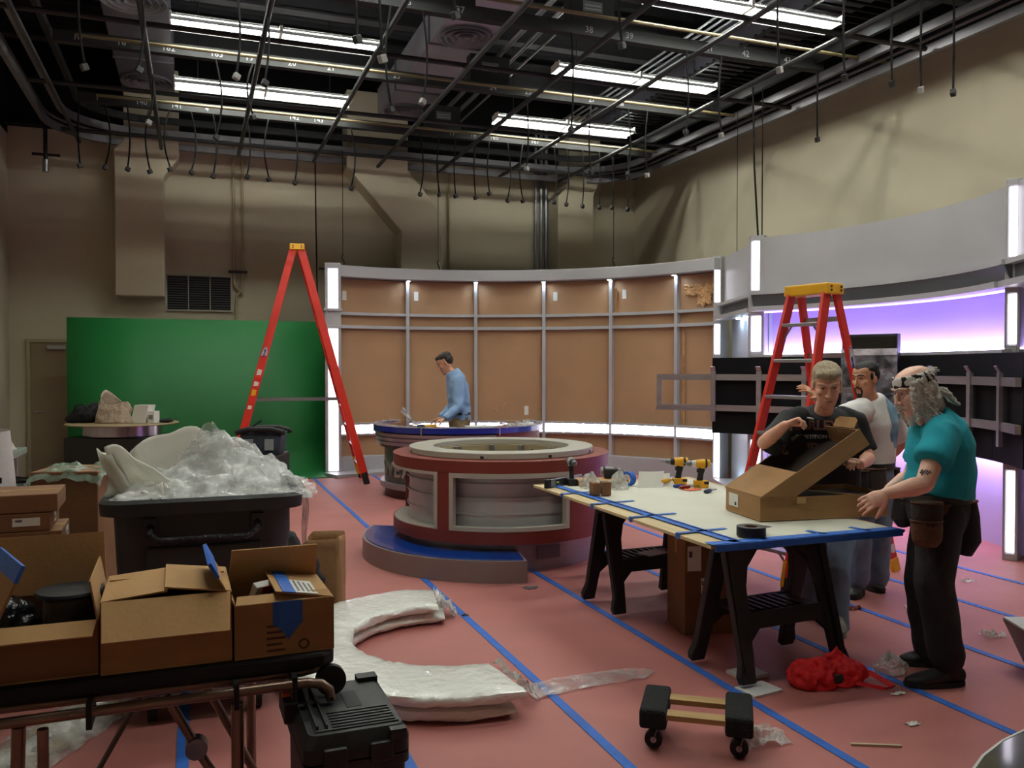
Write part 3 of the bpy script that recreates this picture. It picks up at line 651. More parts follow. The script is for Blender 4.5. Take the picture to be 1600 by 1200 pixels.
# ------------------------------------------------------------------ podium in front of the green screen
PD = thing('round_podium','black podium with silver drum and round top before the green screen','podium',(-.9,12.6,0),CR)
MB().lathe([(0,.945),(.70,.945),(.71,.955),(.70,.965),(0,.965)], 48).build('round_top', mat('tan_board',(150,132,100),.6,0,.08,3), PD, smooth=30)
MB().lathe([(.49,.80),(.49,.945)], 48).build('drum', mat('polished_silver_band',(170,164,172),.22,.85,.1,3,stretch=(6,6,1)), PD, smooth=40)
b = MB(); b.box(-.57,.5,-.45,.45,.02,.79); b.build('cabinet', mat('gloss_black_cabinet',(10,10,14),.25,0,.1), PD, bevel=.01)
MB().box(-.52,.45,-.455,-.45,.40,.41).build('cabinet_seam', m_setd, PD)
MB().box(-.55,.48,-.42,.42,0,.02).build('plinth', m_black, PD)
def pod(x, y): p = Matrix.Rotation(CR,4,'Z') @ Vector((x,y,0)); return (-.9+p.x, 12.6+p.y, .966)
t = thing('black_bag','slumped black fabric bag on the left of the podium','bag',pod(-.47,-.08),CR)
me = remesh([MB().ell((0,0,.1),(.22,.15,.12)), MB().ell((.12,.02,.17),(.1,.12,.1)), MB().ell((-.14,0,.05),(.14,.12,.06))], .02, 3, .5, lambda p: .02*turb(p,9,3))
me2 = mesh_obj('body', me, mat('black_cloth',(18,18,22),.8,0,.2,20,.3,60), t)
MB().tube([(-.12,-.1,.12),(-.05,-.14,.24),(.05,-.13,.25),(.1,-.1,.18)],.012,6).build('strap', m_black, t)
t = thing('wrapped_bundle','wrinkled pale paper bag with torn top on the podium','bag',pod(-.05,-.17),CR)
def fb(u, v):
    a = 2*pi*u; h = v*.31*(1 + .18*cos(a*2+1)*v + .25*cos(a-2.6)*v); r = (.22 - .06*v)*(1 + .18*nz((cos(a)*2,sin(a)*2,v*3),1.2)); return (r*cos(a)*1.15+.03*v, r*sin(a)*.6, h)
b = MB(); b.grid(fb, 40, 12); b.build('paper', mat('pale_wrinkled_paper',(178,160,140),.85,0,.15,10,.8,25), t, smooth=25, solid=.003)
MB().ell((0,0,.1),(.15,.09,.1)).build('filling', mat('pale_wrinkled_paper',(178,160,140)), t)
t = thing('white_carton','small leaning white carton on the podium beside the wrinkled bag','carton',pod(.33,-.1),CR-.2)
b = MB(); b.prismy([(-.15,0),(.06,0),(.12,.24),(-.09,.24)], -.08, .08); b.build('front', m_paper, t, bevel=.004)
MB().cbox((.14,0,.08),(.1,.12,.16)).build('side_pack', m_paper, t, bevel=.004); MB().cbox((.14,-.062,.08),(.06,.004,.06)).build('printed_patch', mat('grey_print',(120,118,116),.7), t)
t = thing('black_pouch','small black pouch at the right rim of the podium','pouch',pod(.6,-.05),CR)
me = remesh([MB().ell((0,0,.025),(.1,.06,.026)), MB().ell((.04,0,.04),(.04,.04,.02))], .008, 2, .5, lambda p: .006*turb(p,20,2)); mesh_obj('body', me, MATS['black_cloth'], t)
MB().tube([(-.1,0,.03),(-.14,.02,.01),(-.17,.01,.008)],.006,5).build('cord', m_black, t)
t = thing('white_bolt','tiny pale knob at the left rim of the podium','knob',pod(-.66,-.1),CR); MB().lathe([(0,0),(.014,0),(.014,.02),(.026,.024),(.026,.036),(0,.04)],10).build('head', m_plugw, t)
# ------------------------------------------------------------------ stepladders
m_logo_b = mat('logo_blue', (26,44,130), .5)
def ladder(label, loc, rz, h, spread, wb, wt, nst, stick):
    t = thing('stepladder', label, 'ladder', loc, rz, 'red fibreglass stepladders')
    up = Vector((0,1,0))
    def P(sx, f, front):   # point on a rail, f = 0 foot .. 1 top
        s_ = -1 if front else 1
        return Vector((sx*(wb/2*(1-f)+wt/2*f), s_*(spread/2*(1-f)+.05*f), h*f*.985))
    for front in (True, False):
        for sx in (-1, 1):
            a, c = P(sx,.03,front), P(sx,1,front)
            b = MB(); b.beam(a, c, .03, (.112 if front else .104) if h > 3 else (.088 if front else .075), (0,1,0)); b.build('rail', m_orange, t, bevel=.004)
            b = MB(); b.beam(P(sx,0,front), P(sx,.05,front), .04, .09, (0,1,0)); b.build('foot', m_black if front else m_yellow, t, bevel=.006)
            if front:
                b = MB(); b.beam(P(sx*.97,0.02,front), P(sx*.97,.1,front), .03, .1, (0,1,0)); b.build('foot_shoe', m_yellow, t)
    for i in range(1, nst+1):
        f = i/(nst+1); a, c = P(-1,f,True), P(1,f,True)
        MB().beam(a, c, .085, .028).build('step', m_steel, t, bevel=.004)
        if i % 2 == 1 or h < 3:
            a, c = P(-1,f+.02,False), P(1,f+.02,False)
            MB().beam(a, c, .03, .03 if h > 3 else .04).build('rear_brace', m_steel, t)
        if i in (1, nst):
            for sx in (-1,1):
                MB().beam(P(sx*.96,f-.05,True)+Vector((0,.02,0)), P(sx*.55,f,True), .02, .005, (0,1,0)).build('step_brace', m_steel, t)
    fs = .36
    for sx in (-1,1):
        MB().beam(P(sx,fs,True), P(sx,fs,False), .006, .028).build('spreader', m_steel, t)
    b = MB(); b.prismy([(-wt/2-.05,-.06),(wt/2+.05,-.06),(wt/2+.04,.03),(-wt/2-.04,.03)], -.105, .105)
    cap = b.build('top_cap', m_yellow, t, bevel=.012, loc=(0,0,h-.03))
    for sx in (-1,1):
        for y in (-.06,0.06):
            for z in (-.03,.0): MB().tube([(sx*(wt/2+.05),y,z),(sx*(wt/2+.056),y,z)],.009,8).build('rivet', m_blackm, cap)
    # stickers on the outer faces of the rails
    for f, hgt, wd, mm in stick:
        a = P(1,f,False) if h < 3 else P(-1,f,False); c = P(1,f+.01,False) if h < 3 else P(-1,f+.01,False); d = (c-a).normalized()
        s_ = 1 if h < 3 else -1
        b = MB(); q = a + Vector((s_*.0155,0,0))
        ang = atan2(d.y, d.z)
        b.M = Matrix.Translation(q) @ Matrix.Rotation(-ang,4,'X')
        if mm == 'oval':
            b.add([(0, wd/2*cos(k*pi/10), hgt/2*sin(k*pi/10)) for k in range(20)], [tuple(range(20))]); so = b.build('maker_badge', m_white, t, solid=.002)
            b = MB(); b.M = Matrix.Translation(q + Vector((s_*.0015,0,0))) @ Matrix.Rotation(-ang,4,'X')
            for k in range(20):
                pass
            b.add([(0, wd/2*.93*cos(k*pi/10)*r, hgt/2*.95*sin(k*pi/10)*r) for r in (1,.92) for k in range(20)], [(k,(k+1)%20,20+(k+1)%20,20+k) for k in range(20)]); b.build('badge_ring', m_logo_b, so, solid=.001)
            me = text_mesh('WERNER', wd*.5, .0008, bold=.002); me.materials.clear(); me.materials.append(m_logo_b)
            o = put('badge_lettering', me, so); R3 = Matrix.Rotation(-ang,4,'X') @ Matrix.Rotation(s_*pi/2,4,'Z') @ Matrix.Rotation(pi/2,4,'X') @ Matrix.Rotation(pi/2,4,'Z')
            o.matrix_local = Matrix.Translation(q + Vector((s_*.002,0,0))) @ R3
        else:
            b.box(-.001,.001,-wd/2,wd/2,-hgt/2,hgt/2); b.build('sticker', mm, t)
    return t
ladder('tall red stepladder with yellow top standing before the green screen', (1.43,12.84,0), radians(85), 3.5, 1.94, .78, .3, 11,
       [(.55,.22,.075,'oval'),(.47,.12,.06,m_paper),(.425,.08,.06,m_paper),(.385,.14,.06,m_yellow),(.33,.06,.05,m_paper)])
ladder('shorter red stepladder with yellow top behind the men at the worktable', (4.76,5.68,0), radians(-78.5), 2.38, 1.36, .62, .34, 7,
       [(.74,.3,.06,'oval'),(.50,.42,.055,m_paper),(.08,.1,.05,m_paper)])

# ------------------------------------------------------------------ worktable on sawhorses
def sawhorse(label, loc, rz):
    t = thing('sawhorse', label, 'sawhorse', loc, rz, 'black plastic sawhorses under the plywood')
    MB().box(-.37,.37,-.045,.045,.685,.76).build('top_beam', m_black, t, bevel=.008)
    for s_ in (-1,1):
        M_ = Matrix.Translation((0,s_*.03,.75)) @ Matrix.Rotation(s_*.26,4,'X') @ Matrix.Translation((0,0,-.75))
        for sx in (-1,1):
            b = MB(); b.M = M_
            b.prismy([(sx*x,z) for x,z in [(.36,.75),(.10,.75),(.14,.68),(.22,.60),(.25,.5),(.285,.0),(.375,.0),(.385,.04),(.36,.12)]], -.022, .022)
            b.build('leg', m_black, t, bevel=.006)
            b = MB(); b.M = M_; b.prismy([(sx*x,z) for x,z in [(.345,.72),(.30,.70),(.315,.06),(.352,.06)]], s_*.022, s_*.032); b.build('leg_rib', m_black, t)
        b = MB(); b.M = M_
        b.prismy([(-.27,.36),(.27,.36),(.275,.20),(.2,.27),(-.2,.27),(-.275,.20)], -.015, .015); b.build('crossbar', m_black, t, bevel=.005)
    MB().box(-.26,.26,-.12,.12,.345,.365).build('tray', m_black, t, bevel=.004)
    for k in range(7): MB().box(-.2+k*.055,-.18+k*.055,-.11,.11,.365,.378).build('tray_rib', m_black, t)
    return t
sawhorse('black plastic sawhorse at the near end of the plywood worktable', (3.05,4.0,0), radians(4))
sawhorse('black plastic sawhorse at the far end of the plywood worktable', (3.02,5.38,0), radians(3))
tag(MB().box(-.1,.1,-.07,.07,0,.006).build('spare_tile', mat('grey_tile',(120,116,112),.5), loc=(3.05,5.3,.381), rot=(0,0,.3)), 'small grey tile resting on the far sawhorse tray', 'tile')
T = thing('plywood_worktable','plywood sheet worktop covered in white paper and edged with blue tape','table',(2.5,3.75,.761))
m_ply = mat('birch_plywood', (206,186,142), .6, 0, .1, 3, stretch=(8,1,1))
MB().prism([(0,0),(1.26,-.01),(1.42,2.46),(0,2.46)],0,.019).build('plywood_sheet', m_ply, T, bevel=.002)
b = MB(); b.grid(lambda u,v: (.15+(1.08+.12*v)*u, .015+2.3*v, .021+.004*max(0,nz((u*3,v*6,0),1))), 10, 22); b.build('paper_cover', mat('off_white_paper',(214,212,196),.75,0,.04,3,.1,6), T, smooth=60, solid=.0015)
z = .0265
def strip(x0,y0,x1,y1,wd=.05,nm='tape_strip'):
    a, c = Vector((x0,y0,z)), Vector((x1,y1,z)); b = MB(); b.beam(a,c,wd,.002); b.build(nm, m_tape, T)
strip(.16,0,.13,2.3,.06); strip(.19,.05,.165,1.9,.03); strip(0,.02,1.25,.015,.07)
for y in (.32,.86,1.4,1.9): strip(-.002,y,.33,y+.03,.035)
for x in (.35,.75,1.05): strip(x,.0,x-.03,.13,.035)
for y in (.32,.86,1.4,1.9): MB().box(-.003,-.0005,y-.02,y+.02,-.004,.026).build('tape_fold', m_tape, T)
b = MB(); b.box(.02,1.26,-.024,-.0105,-.012,.024); b.build('tape_edge_wrap', m_tape, T)
b = MB(); b.add([(1.25,-.013,.024),(1.29,-.006,.018),(1.29,-.006,.008),(1.25,-.013,-.01),(1.25,.06,.024),(1.29,.05,.016)],[(0,1,2,3),(0,4,5,1)]); b.build('tape_tail', m_tape, T, solid=.002)

ZT = .783
def open_tray(parent, w, d, h, th, m, mi, nm='panel'):
    MB().box(-w/2,w/2,-d/2,d/2,0,th).build('bottom', mi, parent)
    for (x0,x1,y0,y1) in ((-w/2,w/2,-d/2,-d/2+th),(-w/2,w/2,d/2-th,d/2),(-w/2,-w/2+th,-d/2+th,d/2-th),(w/2-th,w/2,-d/2+th,d/2-th)):
        MB().box(x0,x1,y0,y1,th,h).build('side', m, parent)
# big flat carton with raised clamshell lid
bx = thing('flat_carton','large flat cardboard carton with raised lid on the worktable','carton',(3.60,4.36,ZT+.006),radians(-8))
open_tray(bx, .86, .44, .14, .006, m_card, m_cardin)
lid = bpy.data.objects.new('lid', None); col.objects.link(lid); lid.parent = bx; lid.location = (-.43,0,.145); lid.rotation_euler = (0,radians(-31.5),0)
def lidp(nm, *a, m=m_card): return MB().box(*a).build(nm, m, lid)
lidp('lid_panel', 0,.27,-.235,.235,-.003,.003, m=m_card)
for y_ in (-.237,.231):
    b = MB(); b.prismy([(0.002,0),(.76,0),(.77,-.12),(.19,-.12)], y_, y_+.006); b.build('lid_side', m_card, lid)
lidp('lid_shade_board', .2,.74,-.231,.231,-.115,-.11, m=mat('box_inside_shade',(48,34,28),.8)); lidp('lid_end', .752,.758,-.231,.231,-.12,-.005)  # dark boards stand in for the shade inside the raised lid
lidp('far_shade_board', .27,.738,.224,.23,-.11,-.003, m=mat('box_inside_shade',(48,34,28),.8))
b = MB(); b.M = Matrix.Translation((.757,0,.0)) @ Matrix.Rotation(radians(-35),4,'Y')
b.prism([(0,-.19),(.05,-.19),(.07,-.16),(.07,.0),(.05,.03),(0,.03)], -.003, .003); b.build('lid_tuck_flap', m_card, lid)
b = MB(); b.box(-.43,-.38,-.235,.235,.14,.146); b.build('hinge_strip', m_card, bx)
b = MB(); b.add([(-.40,-.23,.145),(-.18,-.23,.146),(-.18,.23,.146),(-.40,.23,.145),(-.40,-.23,.15),(-.20,-.23,.2),(-.20,.23,.2),(-.40,.23,.15)],[(0,1,2,3),(4,5,6,7)])
MB().cbox((.1,.02,.075),(.6,.3,.08)).build('packing_insert', mat('dark_packing_foam',(26,22,22),.8), bx)
b = MB(); b.grid(lambda u,v: (-.1+.5*u, -.2+.05*v+.02*u, .11+.06*(1-u)), 6, 2); b.build('inner_flap', m_cardin, bx, solid=.004)
MB().box(-.435,-.431,.05,.17,.04,.12).build('shipping_label', m_paper, bx)
MB().box(-.437,-.435,.07,.09,.05,.07).build('label_code', m_black, bx)
MB().box(-.2,-.14,-.237,-.2355,.1,.139).build('tape_patch', mat('parcel_tape',(186,150,104),.25), bx)
# roll of black tape
t = thing('black_tape_roll','roll of black gaffer tape near the front corner of the worktable','tape roll',(2.83,3.86,ZT+.008))
MB().lathe([(.04,0),(.078,0),(.078,.05),(.04,.05)], 32, close=True).build('roll', m_black, t, smooth=30)
MB().lathe([(.036,.002),(.04,.002),(.04,.049),(.036,.049)], 24, close=True).build('core', m_cardd, t, smooth=30)
MB().cbox((.1,.03,.035),(.08,.05,.002),.2).build('tape_tail', m_black, t)
MB().box(-.015,.02,-.07,-.045,.05,.0515).build('printed_ring', m_setd, t)
# drills
m_dgrey = mat('grey_tool_metal', (120,122,126), .35, .7, .08); m_tool = mat('black_rubber_grip', (26,26,28), .7)
def drill(label, loc, rz, shell, batt, lie=False, white=False):
    t = thing('cordless_drill', label, 'drill', loc, rz, 'cordless drills on the worktable')
    R_ = Matrix.Translation((0,0,.05)) @ Matrix.Rotation(radians(90),4,'X') @ Matrix.Translation((0,0,-.1)) if lie else Matrix.Identity(4)
    def part(nm, f, m, p=None, **k):
        b = MB(); b.M = R_; f(b); return b.build(nm, m, p or t, **k)
    part('battery', lambda b: b.box(-.045,.065,-.036,.036,0,.055), batt, bevel=.008)
    part('battery_latch', lambda b: b.box(.03,.066,-.037,.037,.03,.05), m_tool)
    part('grip', lambda b: b.tube([(.0,0,.05),(.008,0,.1),(.02,0,.155)], [(.019,.024),(.018,.022),(.02,.026)], 12), m_tool, smooth=50)
    part('trigger', lambda b: b.box(-.022,-.002,-.008,.008,.115,.145), m_tool, bevel=.003)
    part('motor_housing', lambda b: b.tube([(.075,0,.185),(.03,0,.185),(-.03,0,.183)], [.03,.034,.03], 14), shell, smooth=50)
    part('housing_grip', lambda b: b.tube([(.015,0,.15),(.02,0,.175)], .028, 12), shell, smooth=50)
    part('vent_band', lambda b: b.tube([(.04,0,.185),(.055,0,.185)], .035, 14), m_tool, smooth=50)
    part('gear_case', lambda b: b.tube([(-.03,0,.183),(-.06,0,.183)], [.028,.024], 14), m_white if white else m_tool, smooth=50)
    part('chuck', lambda b: b.tube([(-.06,0,.183),(-.085,0,.183),(-.1,0,.183)], [.021,.021,.012], 14), m_dgrey, smooth=50)
    part('bit', lambda b: b.tube([(-.1,0,.183),(-.13,0,.183)], .004, 6), m_dgrey)
    return t
m_ywt = mat('yellow_tool_shell', (226,166,22), .45)
drill('yellow and black cordless drill, left of the yellow pair', (3.55,5.78,ZT), radians(-22), m_ywt, m_ywt)
drill('yellow and black cordless drill with white collar, right of the yellow pair', (3.63,5.6,ZT), radians(-24), m_ywt, m_ywt, white=True)
m_gsh = mat('grey_tool_shell', (150,148,144), .45)
drill('grey cordless driver standing upright beside the spirit level', (2.76,6.05,ZT), radians(80), m_gsh, m_black)
drill('grey and black cordless drill lying on its side at the rear edge', (3.12,6.08,ZT+.035), radians(160), m_gsh, m_black, lie=True)
# spirit level
t = thing('spirit_level','aluminium spirit level at the far left corner of the worktable','level',(2.72,6.1,ZT),radians(32))
MB().box(-.24,.24,-.012,.012,0,.06).build('beam', m_steel, t, bevel=.003)
MB().box(-.255,-.2,-.016,.016,-.0,.064).build('end_cap', m_black, t, bevel=.004)
for x in (-.12,.1): MB().tube([(x,-.014,.032),(x,.014,.032)],.022,16).build('vial_port', m_black, t); 
for x in (-.12,.1): MB().tube([(x-.012,-.015,.032),(x+.012,-.015,.032)],.007,8).build('vial', mat('level_vial',(190,210,90),.2), t)
# crumpled clear bag
def filmbag(name, label, loc, sx, sy, sz, seed, rz=0, m=None):
    t = thing(name, label, 'plastic', loc, rz)
    b = MB()
    def fn(u, v):
        a = 2*pi*u; p = pi*.5*v; e = 1 + .35*turb((cos(a)*1.3*cos(p), sin(a)*1.3*cos(p), sin(p)*1.5+seed), 1.6, 3)
        return (sx*cos(a)*cos(p)*e, sy*sin(a)*cos(p)*e, max(.002, sz*sin(p)*(1+.5*nz((cos(a)*2,sin(a)*2,seed+v),1.5))))
    b.grid(fn, 30, 10); b.build('sheet', m or m_film, t, smooth=15)
    return t
filmbag('clear_bag','crumpled clear plastic bag next to the upright driver',(2.83,5.86,ZT),.09,.07,.1,2.2)
filmbag('clear_bag','crumpled clear plastic bag behind the two little brown boxes',(3.0,5.72,ZT),.07,.06,.12,8.1)
# little boxes
def carton(label, loc, dims, rz, m, name='small_box', lab=None, tape=True, cat='box', group=None):
    t = thing(name, label, cat, loc, rz, group); w_, d_, h_ = dims
    MB().box(-w_/2,w_/2,-d_/2,d_/2,0,h_).build('shell', m, t, bevel=min(.006,h_*.05))
    if tape: MB().box(-w_/2-.0008,w_/2+.0008,-.02 if d_ > .1 else -.008,.02 if d_ > .1 else .008,h_*.75,h_+.001).build('tape_strip', mat('parcel_tape',(186,150,104),.25), t)
    if lab:
        for (face,u0,u1,v0,v1) in lab:
            if face == 'f': o = MB().box(u0*w_-w_/2,u1*w_-w_/2,-d_/2-.0015,-d_/2-.0003,v0*h_,v1*h_).build('label', m_paper, t); MB().box(u0*w_-w_/2+.1*(u1-u0)*w_,u0*w_-w_/2+.35*(u1-u0)*w_,-d_/2-.0022,-d_/2-.0014,v0*h_+.55*(v1-v0)*h_,v0*h_+.8*(v1-v0)*h_).build('label_print', m_setd, o)
            if face == 'r': o = MB().box(w_/2+.0003,w_/2+.0015,u0*d_-d_/2,u1*d_-d_/2,v0*h_,v1*h_).build('label', m_paper, t); MB().box(w_/2+.0014,w_/2+.0022,u0*d_-d_/2+.1*(u1-u0)*d_,u0*d_-d_/2+.8*(u1-u0)*d_,v0*h_+.3*(v1-v0)*h_,v0*h_+.5*(v1-v0)*h_).build('label_print', m_setd, o)
            if face == 'l': MB().box(-w_/2-.0015,-w_/2-.0003,u0*d_-d_/2,u1*d_-d_/2,v0*h_,v1*h_).build('label', m_paper, t)
            if face == 't': MB().box(u0*w_-w_/2,u1*w_-w_/2,v0*d_-d_/2,v1*d_-d_/2,h_+.0003,h_+.0015).build('label', m_paper, t)
    return t
carton('little brown carton with dark label, left of the pair on the worktable edge', (2.69,5.50,ZT+.006), (.055,.09,.09), radians(-8), m_cardd, tape=False, lab=[('r',.15,.85,.15,.85)])
carton('little brown carton with grey label, right of the pair on the worktable edge', (2.765,5.48,ZT+.006), (.065,.09,.095), radians(-12), m_cardd, tape=False, lab=[('r',.15,.85,.15,.85)])
tag(MB().box(-.2,.2,-.09,.09,0,.045).build('wood_block', mat('tan_wood_block',(186,138,84),.6,0,.1,5,stretch=(1,9,1)), bevel=.003, loc=(3.0,6.02,ZT), rot=(0,0,-.2)), 'tan wooden block under the drill at the rear table edge', 'block')
tag(MB().box(-.11,.11,-.04,.04,0,.05).build('wood_offcut', mat('grey_wood_offcut',(150,140,118),.7,0,.1,5), bevel=.003, loc=(2.95,5.86,ZT), rot=(0,0,-.1)), 'short greyish wood offcut in front of the tan block', 'block')
t = thing('blue_tape_roll','roll of blue masking tape standing on edge on the worktable','tape roll',(3.17,5.88,ZT+.055),radians(20))
b = MB(); b.M = Matrix.Rotation(pi/2,4,'Y') @ Matrix.Translation((0,0,-.025)); b.lathe([(.038,0),(.055,0),(.055,.05),(.038,.05)],28,close=True); b.build('roll', m_tape, t, smooth=30)
b = MB(); b.M = Matrix.Rotation(pi/2,4,'Y') @ Matrix.Translation((0,0,-.025)); b.lathe([(.034,.001),(.0378,.001),(.0378,.049),(.034,.049)],24,close=True); b.build('core', m_paper, t, smooth=30)
t = thing('instruction_sheets','folded white instruction sheets propped up beside the blue tape roll','papers',(3.27,5.72,ZT),radians(-14))
for i,(dx,ti,l) in enumerate(((0,.55,.2),(.06,.8,.2),(.12,1.1,.18))):
    b = MB(); b.M = Matrix.Translation((dx,0.02*i,.0)) @ Matrix.Rotation(-ti,4,'X') ; b.grid(lambda u,v: (-.1+l*u+.03*v, .012*sin(u*3)*v, .14*v), 8, 5); b.build('sheet', m_paper, t, solid=.0012)
    MB().cbox((dx-.03,.0,.05),(.002,.002,.002)).build('staple', m_steel, t)
def screwdriver(label, loc, rz, hc, L=.11):
    t = thing('screwdriver', label, 'tool', loc, rz, 'hand tools on the worktable')
    MB().tube([(0,0,.016),(.02,0,.016),(.08,0,.016),(.1,0,.016)],[.010,.015,.014,.009],10).build('handle', hc, t, smooth=40)
    MB().tube([(.1,0,.016),(.1+L,0,.016)],.004,6).build('shank', m_dgrey, t)
screwdriver('red handled screwdriver among the tools', (3.42,5.55,ZT), .1, mat('red_handle',(130,24,26),.4))
screwdriver('yellow and black screwdriver lying above the blue one', (3.37,5.72,ZT+.03), .3, m_ywt)
screwdriver('blue handled screwdriver between the papers and the yellow drills', (3.42,5.63,ZT), .05, mat('blue_handle',(28,60,130),.4))
screwdriver('dark blue screwdriver by the left end of the flat carton', (3.48,5.3,ZT), .5, mat('navy_handle',(24,42,70),.4), .08)
t = thing('utility_knife','grey utility knife lying beyond the screwdrivers','tool',(3.5,5.85,ZT),.35)
MB().prism([(0,-.012),(.13,-.016),(.16,-.004),(.16,.01),(0,.014)],0,.02).build('handle', m_dgrey, t, bevel=.004); MB().prism([(.16,-.002),(.19,.002),(.16,.009)],.009,.011).build('blade', m_steel, t)
t = thing('torn_wrapper','orange and clear wrapper scrap beside the yellow drills','wrapper',(3.5,5.5,ZT+.002),.2)
b = MB(); b.grid(lambda u,v:((u-.5)*.14,(v-.5)*.09,.012*abs(turb((u*4,v*4,1),1.5))),8,6); b.build('sheet', mat('orange_wrapper',(226,96,40),.4), t, solid=.001)
# tall carton under the table
carton('tall cardboard carton with white labels standing under the worktable', (3.12,4.78,0), (.36,.34,.66), radians(-12), m_cardd, 'tall_carton', [('f',.05,.3,.62,.86),('f',.3,.42,.4,.55)], cat='carton')

# ------------------------------------------------------------------ on the floor around the table
t = thing('furniture_dolly','small furniture dolly with black carpeted ends and wooden slats','dolly',(2.13,3.3,0),radians(-35))
m_carpet = mat('black_carpet', (24,25,27), .95, 0, .3, 30, .9, 120)
m_slat = mat('worn_pine', (168,136,86), .7, 0, .15, 4, stretch=(1,8,1))
for s_ in (-1,1):
    MB().box(s_*.185-.06,s_*.185+.06,-.16,.16,.1,.19).build('carpeted_end', m_carpet, t, bevel=.015)
    for y in (-.1,.1):
        c_ = MB(); c_.M = Matrix.Translation((s_*.185,y,0)); c_.tube([(0,-.014,.04),(0,.014,.04)],.04,18); w_ = c_.build('caster_wheel', m_tool, t, smooth=40)
        MB().tube([(s_*.185,y-.02,.04),(s_*.185,y+.02,.04)],.014,8).build('axle', m_steel, w_)
        b = MB(); b.beam((s_*.185,y-.02,.04),(s_*.185+.02,y-.02,.1),.004,.03,(0,1,0)); b.beam((s_*.185,y+.02,.04),(s_*.185+.02,y+.02,.1),.004,.03,(0,1,0)); b.box(s_*.185-.035,s_*.185+.035,y-.02,y+.05,.093,.1); b.build('caster_fork', m_dgrey, w_)
for y in (-.115,.075): MB().box(-.13,.13,y-.035,y+.035,.145,.17).build('slat', m_slat, t, bevel=.003)
t = thing('tile_sample','pale square tile sample lying nearest by the front sawhorse foot','tile',(2.78,3.72,0),.15)
MB().box(-.1,.1,-.075,.075,.0,.012).build('tile', m_white, t, bevel=.002); MB().tube([(.03,.02,.012),(.03,.02,.0125)],.004,8).build('hole', m_black, t)
t = thing('tile_sample','pale tile sample lying behind the front one beside the red bag','tile',(2.86,3.93,0),.05)
MB().box(-.09,.09,-.07,.07,.0,.02).build('tile', m_white, t, bevel=.002); MB().box(-.088,.088,-.068,.068,.008,.0081).build('joint', m_setd, t)
# red carrier bag
t = thing('red_bag','crumpled bright red fabric bag dropped on the floor','bag',(3.2,3.66,0),radians(-12))
m_rbag = mat('red_nonwoven_fabric', (214,24,30), .7, 0, .08, 8, .3, 30)
me = remesh([MB().ell((-.1,0,.05),(.14,.11,.085)), MB().ell((.08,.01,.045),(.13,.1,.075)), MB().ell((.05,.05,.1),(.07,.03,.08)), MB().ell((-.08,-.03,.09),(.05,.05,.06))], .007, 1, .5, lambda p: .05*(.5-abs(turb(p,9,3)))-.012)
for v in me.vertices: v.co.z = max(.002, v.co.z)
mesh_obj('body', me, m_rbag, t)
b = MB(); P = [(.15,-.02,.06),(.22,.02,.05),(.28,-.03,.02),(.30,-.1,.006),(.24,-.12,.006),(.16,-.1,.02),(.1,-.08,.03)]
b.add([(x+o,y,zz+o*.5) for x,y,zz in P for o in (-.014,.014)], [(2*i,2*i+1,2*i+3,2*i+2) for i in range(len(P)-1)]); b.build('handle', m_rbag, t, solid=.003)
me = remesh([MB().ell((-.02,-.11,.07),(.03,.015,.03))], .005, 1, .5, lambda p: .01*turb(p,20,2)); mesh_obj('dark_opening', me, m_black, t)
# plastic scraps and litter
def scrap(label, loc, sx, sy, h, seed, m=None, rz=0, name='plastic_scrap', cat='plastic'):
    t = thing(name, label, cat, loc, rz)
    b = MB(); b.grid(lambda u,v: ((u-.5)*sx*(1+.5*nz((u*2,v*2,seed),1.3)), (v-.5)*sy*(1+.5*nz((v*2,u*2,seed+5),1.3)), .004+h*abs(turb((u*3,v*3,seed),1.3))), 16, 12)
    b.build('sheet', m or m_film, t, smooth=12); return t
scrap('clear plastic scrap right of the furniture dolly', (2.42,3.22,0), .26, .2, .05, 1)
filmbag('plastic_scrap','ball of clear plastic at the teal-shirted man\'s toes', (3.63,3.68,0), .1, .07, .09, 5)
scrap('small clear scrap on the floor near the pale corner block', (4.72,3.95,0), .12, .1, .05, 9)
scrap('clear scrap with orange bit by the right set wall', (5.75,5.05,0), .12, .08, .03, 12)
m_or = mat('orange_scrap', (222,120,30), .5)
scrap('orange scrap on the floor by the right set wall', (5.6,5.2,0), .14, .05, .02, 15, m_or)
scrap('rusty brown scrap behind the teal-shirted man', (4.35,4.75,0), .1, .06, .03, 17, mat('rust_scrap',(150,60,30),.6))
scrap('white paper flake right of the red bag', (3.42,3.42,0), .07, .03, .01, 21, m_paper)
scrap('white paper flake nearer the camera than the red bag', (3.2,3.1,0), .07, .03, .01, 23, m_paper)
scrap('white flake beside the left end of the rear desk', (2.05,8.9,0), .12, .06, .01, 24, m_paper)
scrap('dark flake on the blue tape in front of the step', (1.73,5.55,0), .05, .04, .01, 25, m_black)
scrap('dark flakes at the right end of the curved step', (2.43,6.08,0), .1, .06, .015, 26, m_setd)
for i,(x,y,a,l) in enumerate(((4.75,4.55,.1,.2),(4.85,4.5,-.2,.24),(4.7,4.62,.9,.16),(2.86,2.98,-.45,.22))):
    tag(MB().cbox((0,0,.006),(l,.012,.01)).build('wood_sliver', mat('pale_wood_sliver',(206,190,160),.7), loc=(x,y,0), rot=(0,0,a)), ['pale wood sliver right of the teal-shirted man, middle one','pale wood sliver right of the teal-shirted man, longest one','pale wood sliver right of the teal-shirted man, tilted one','pale sliver lying across the tape at the bottom edge'][i], 'sliver')
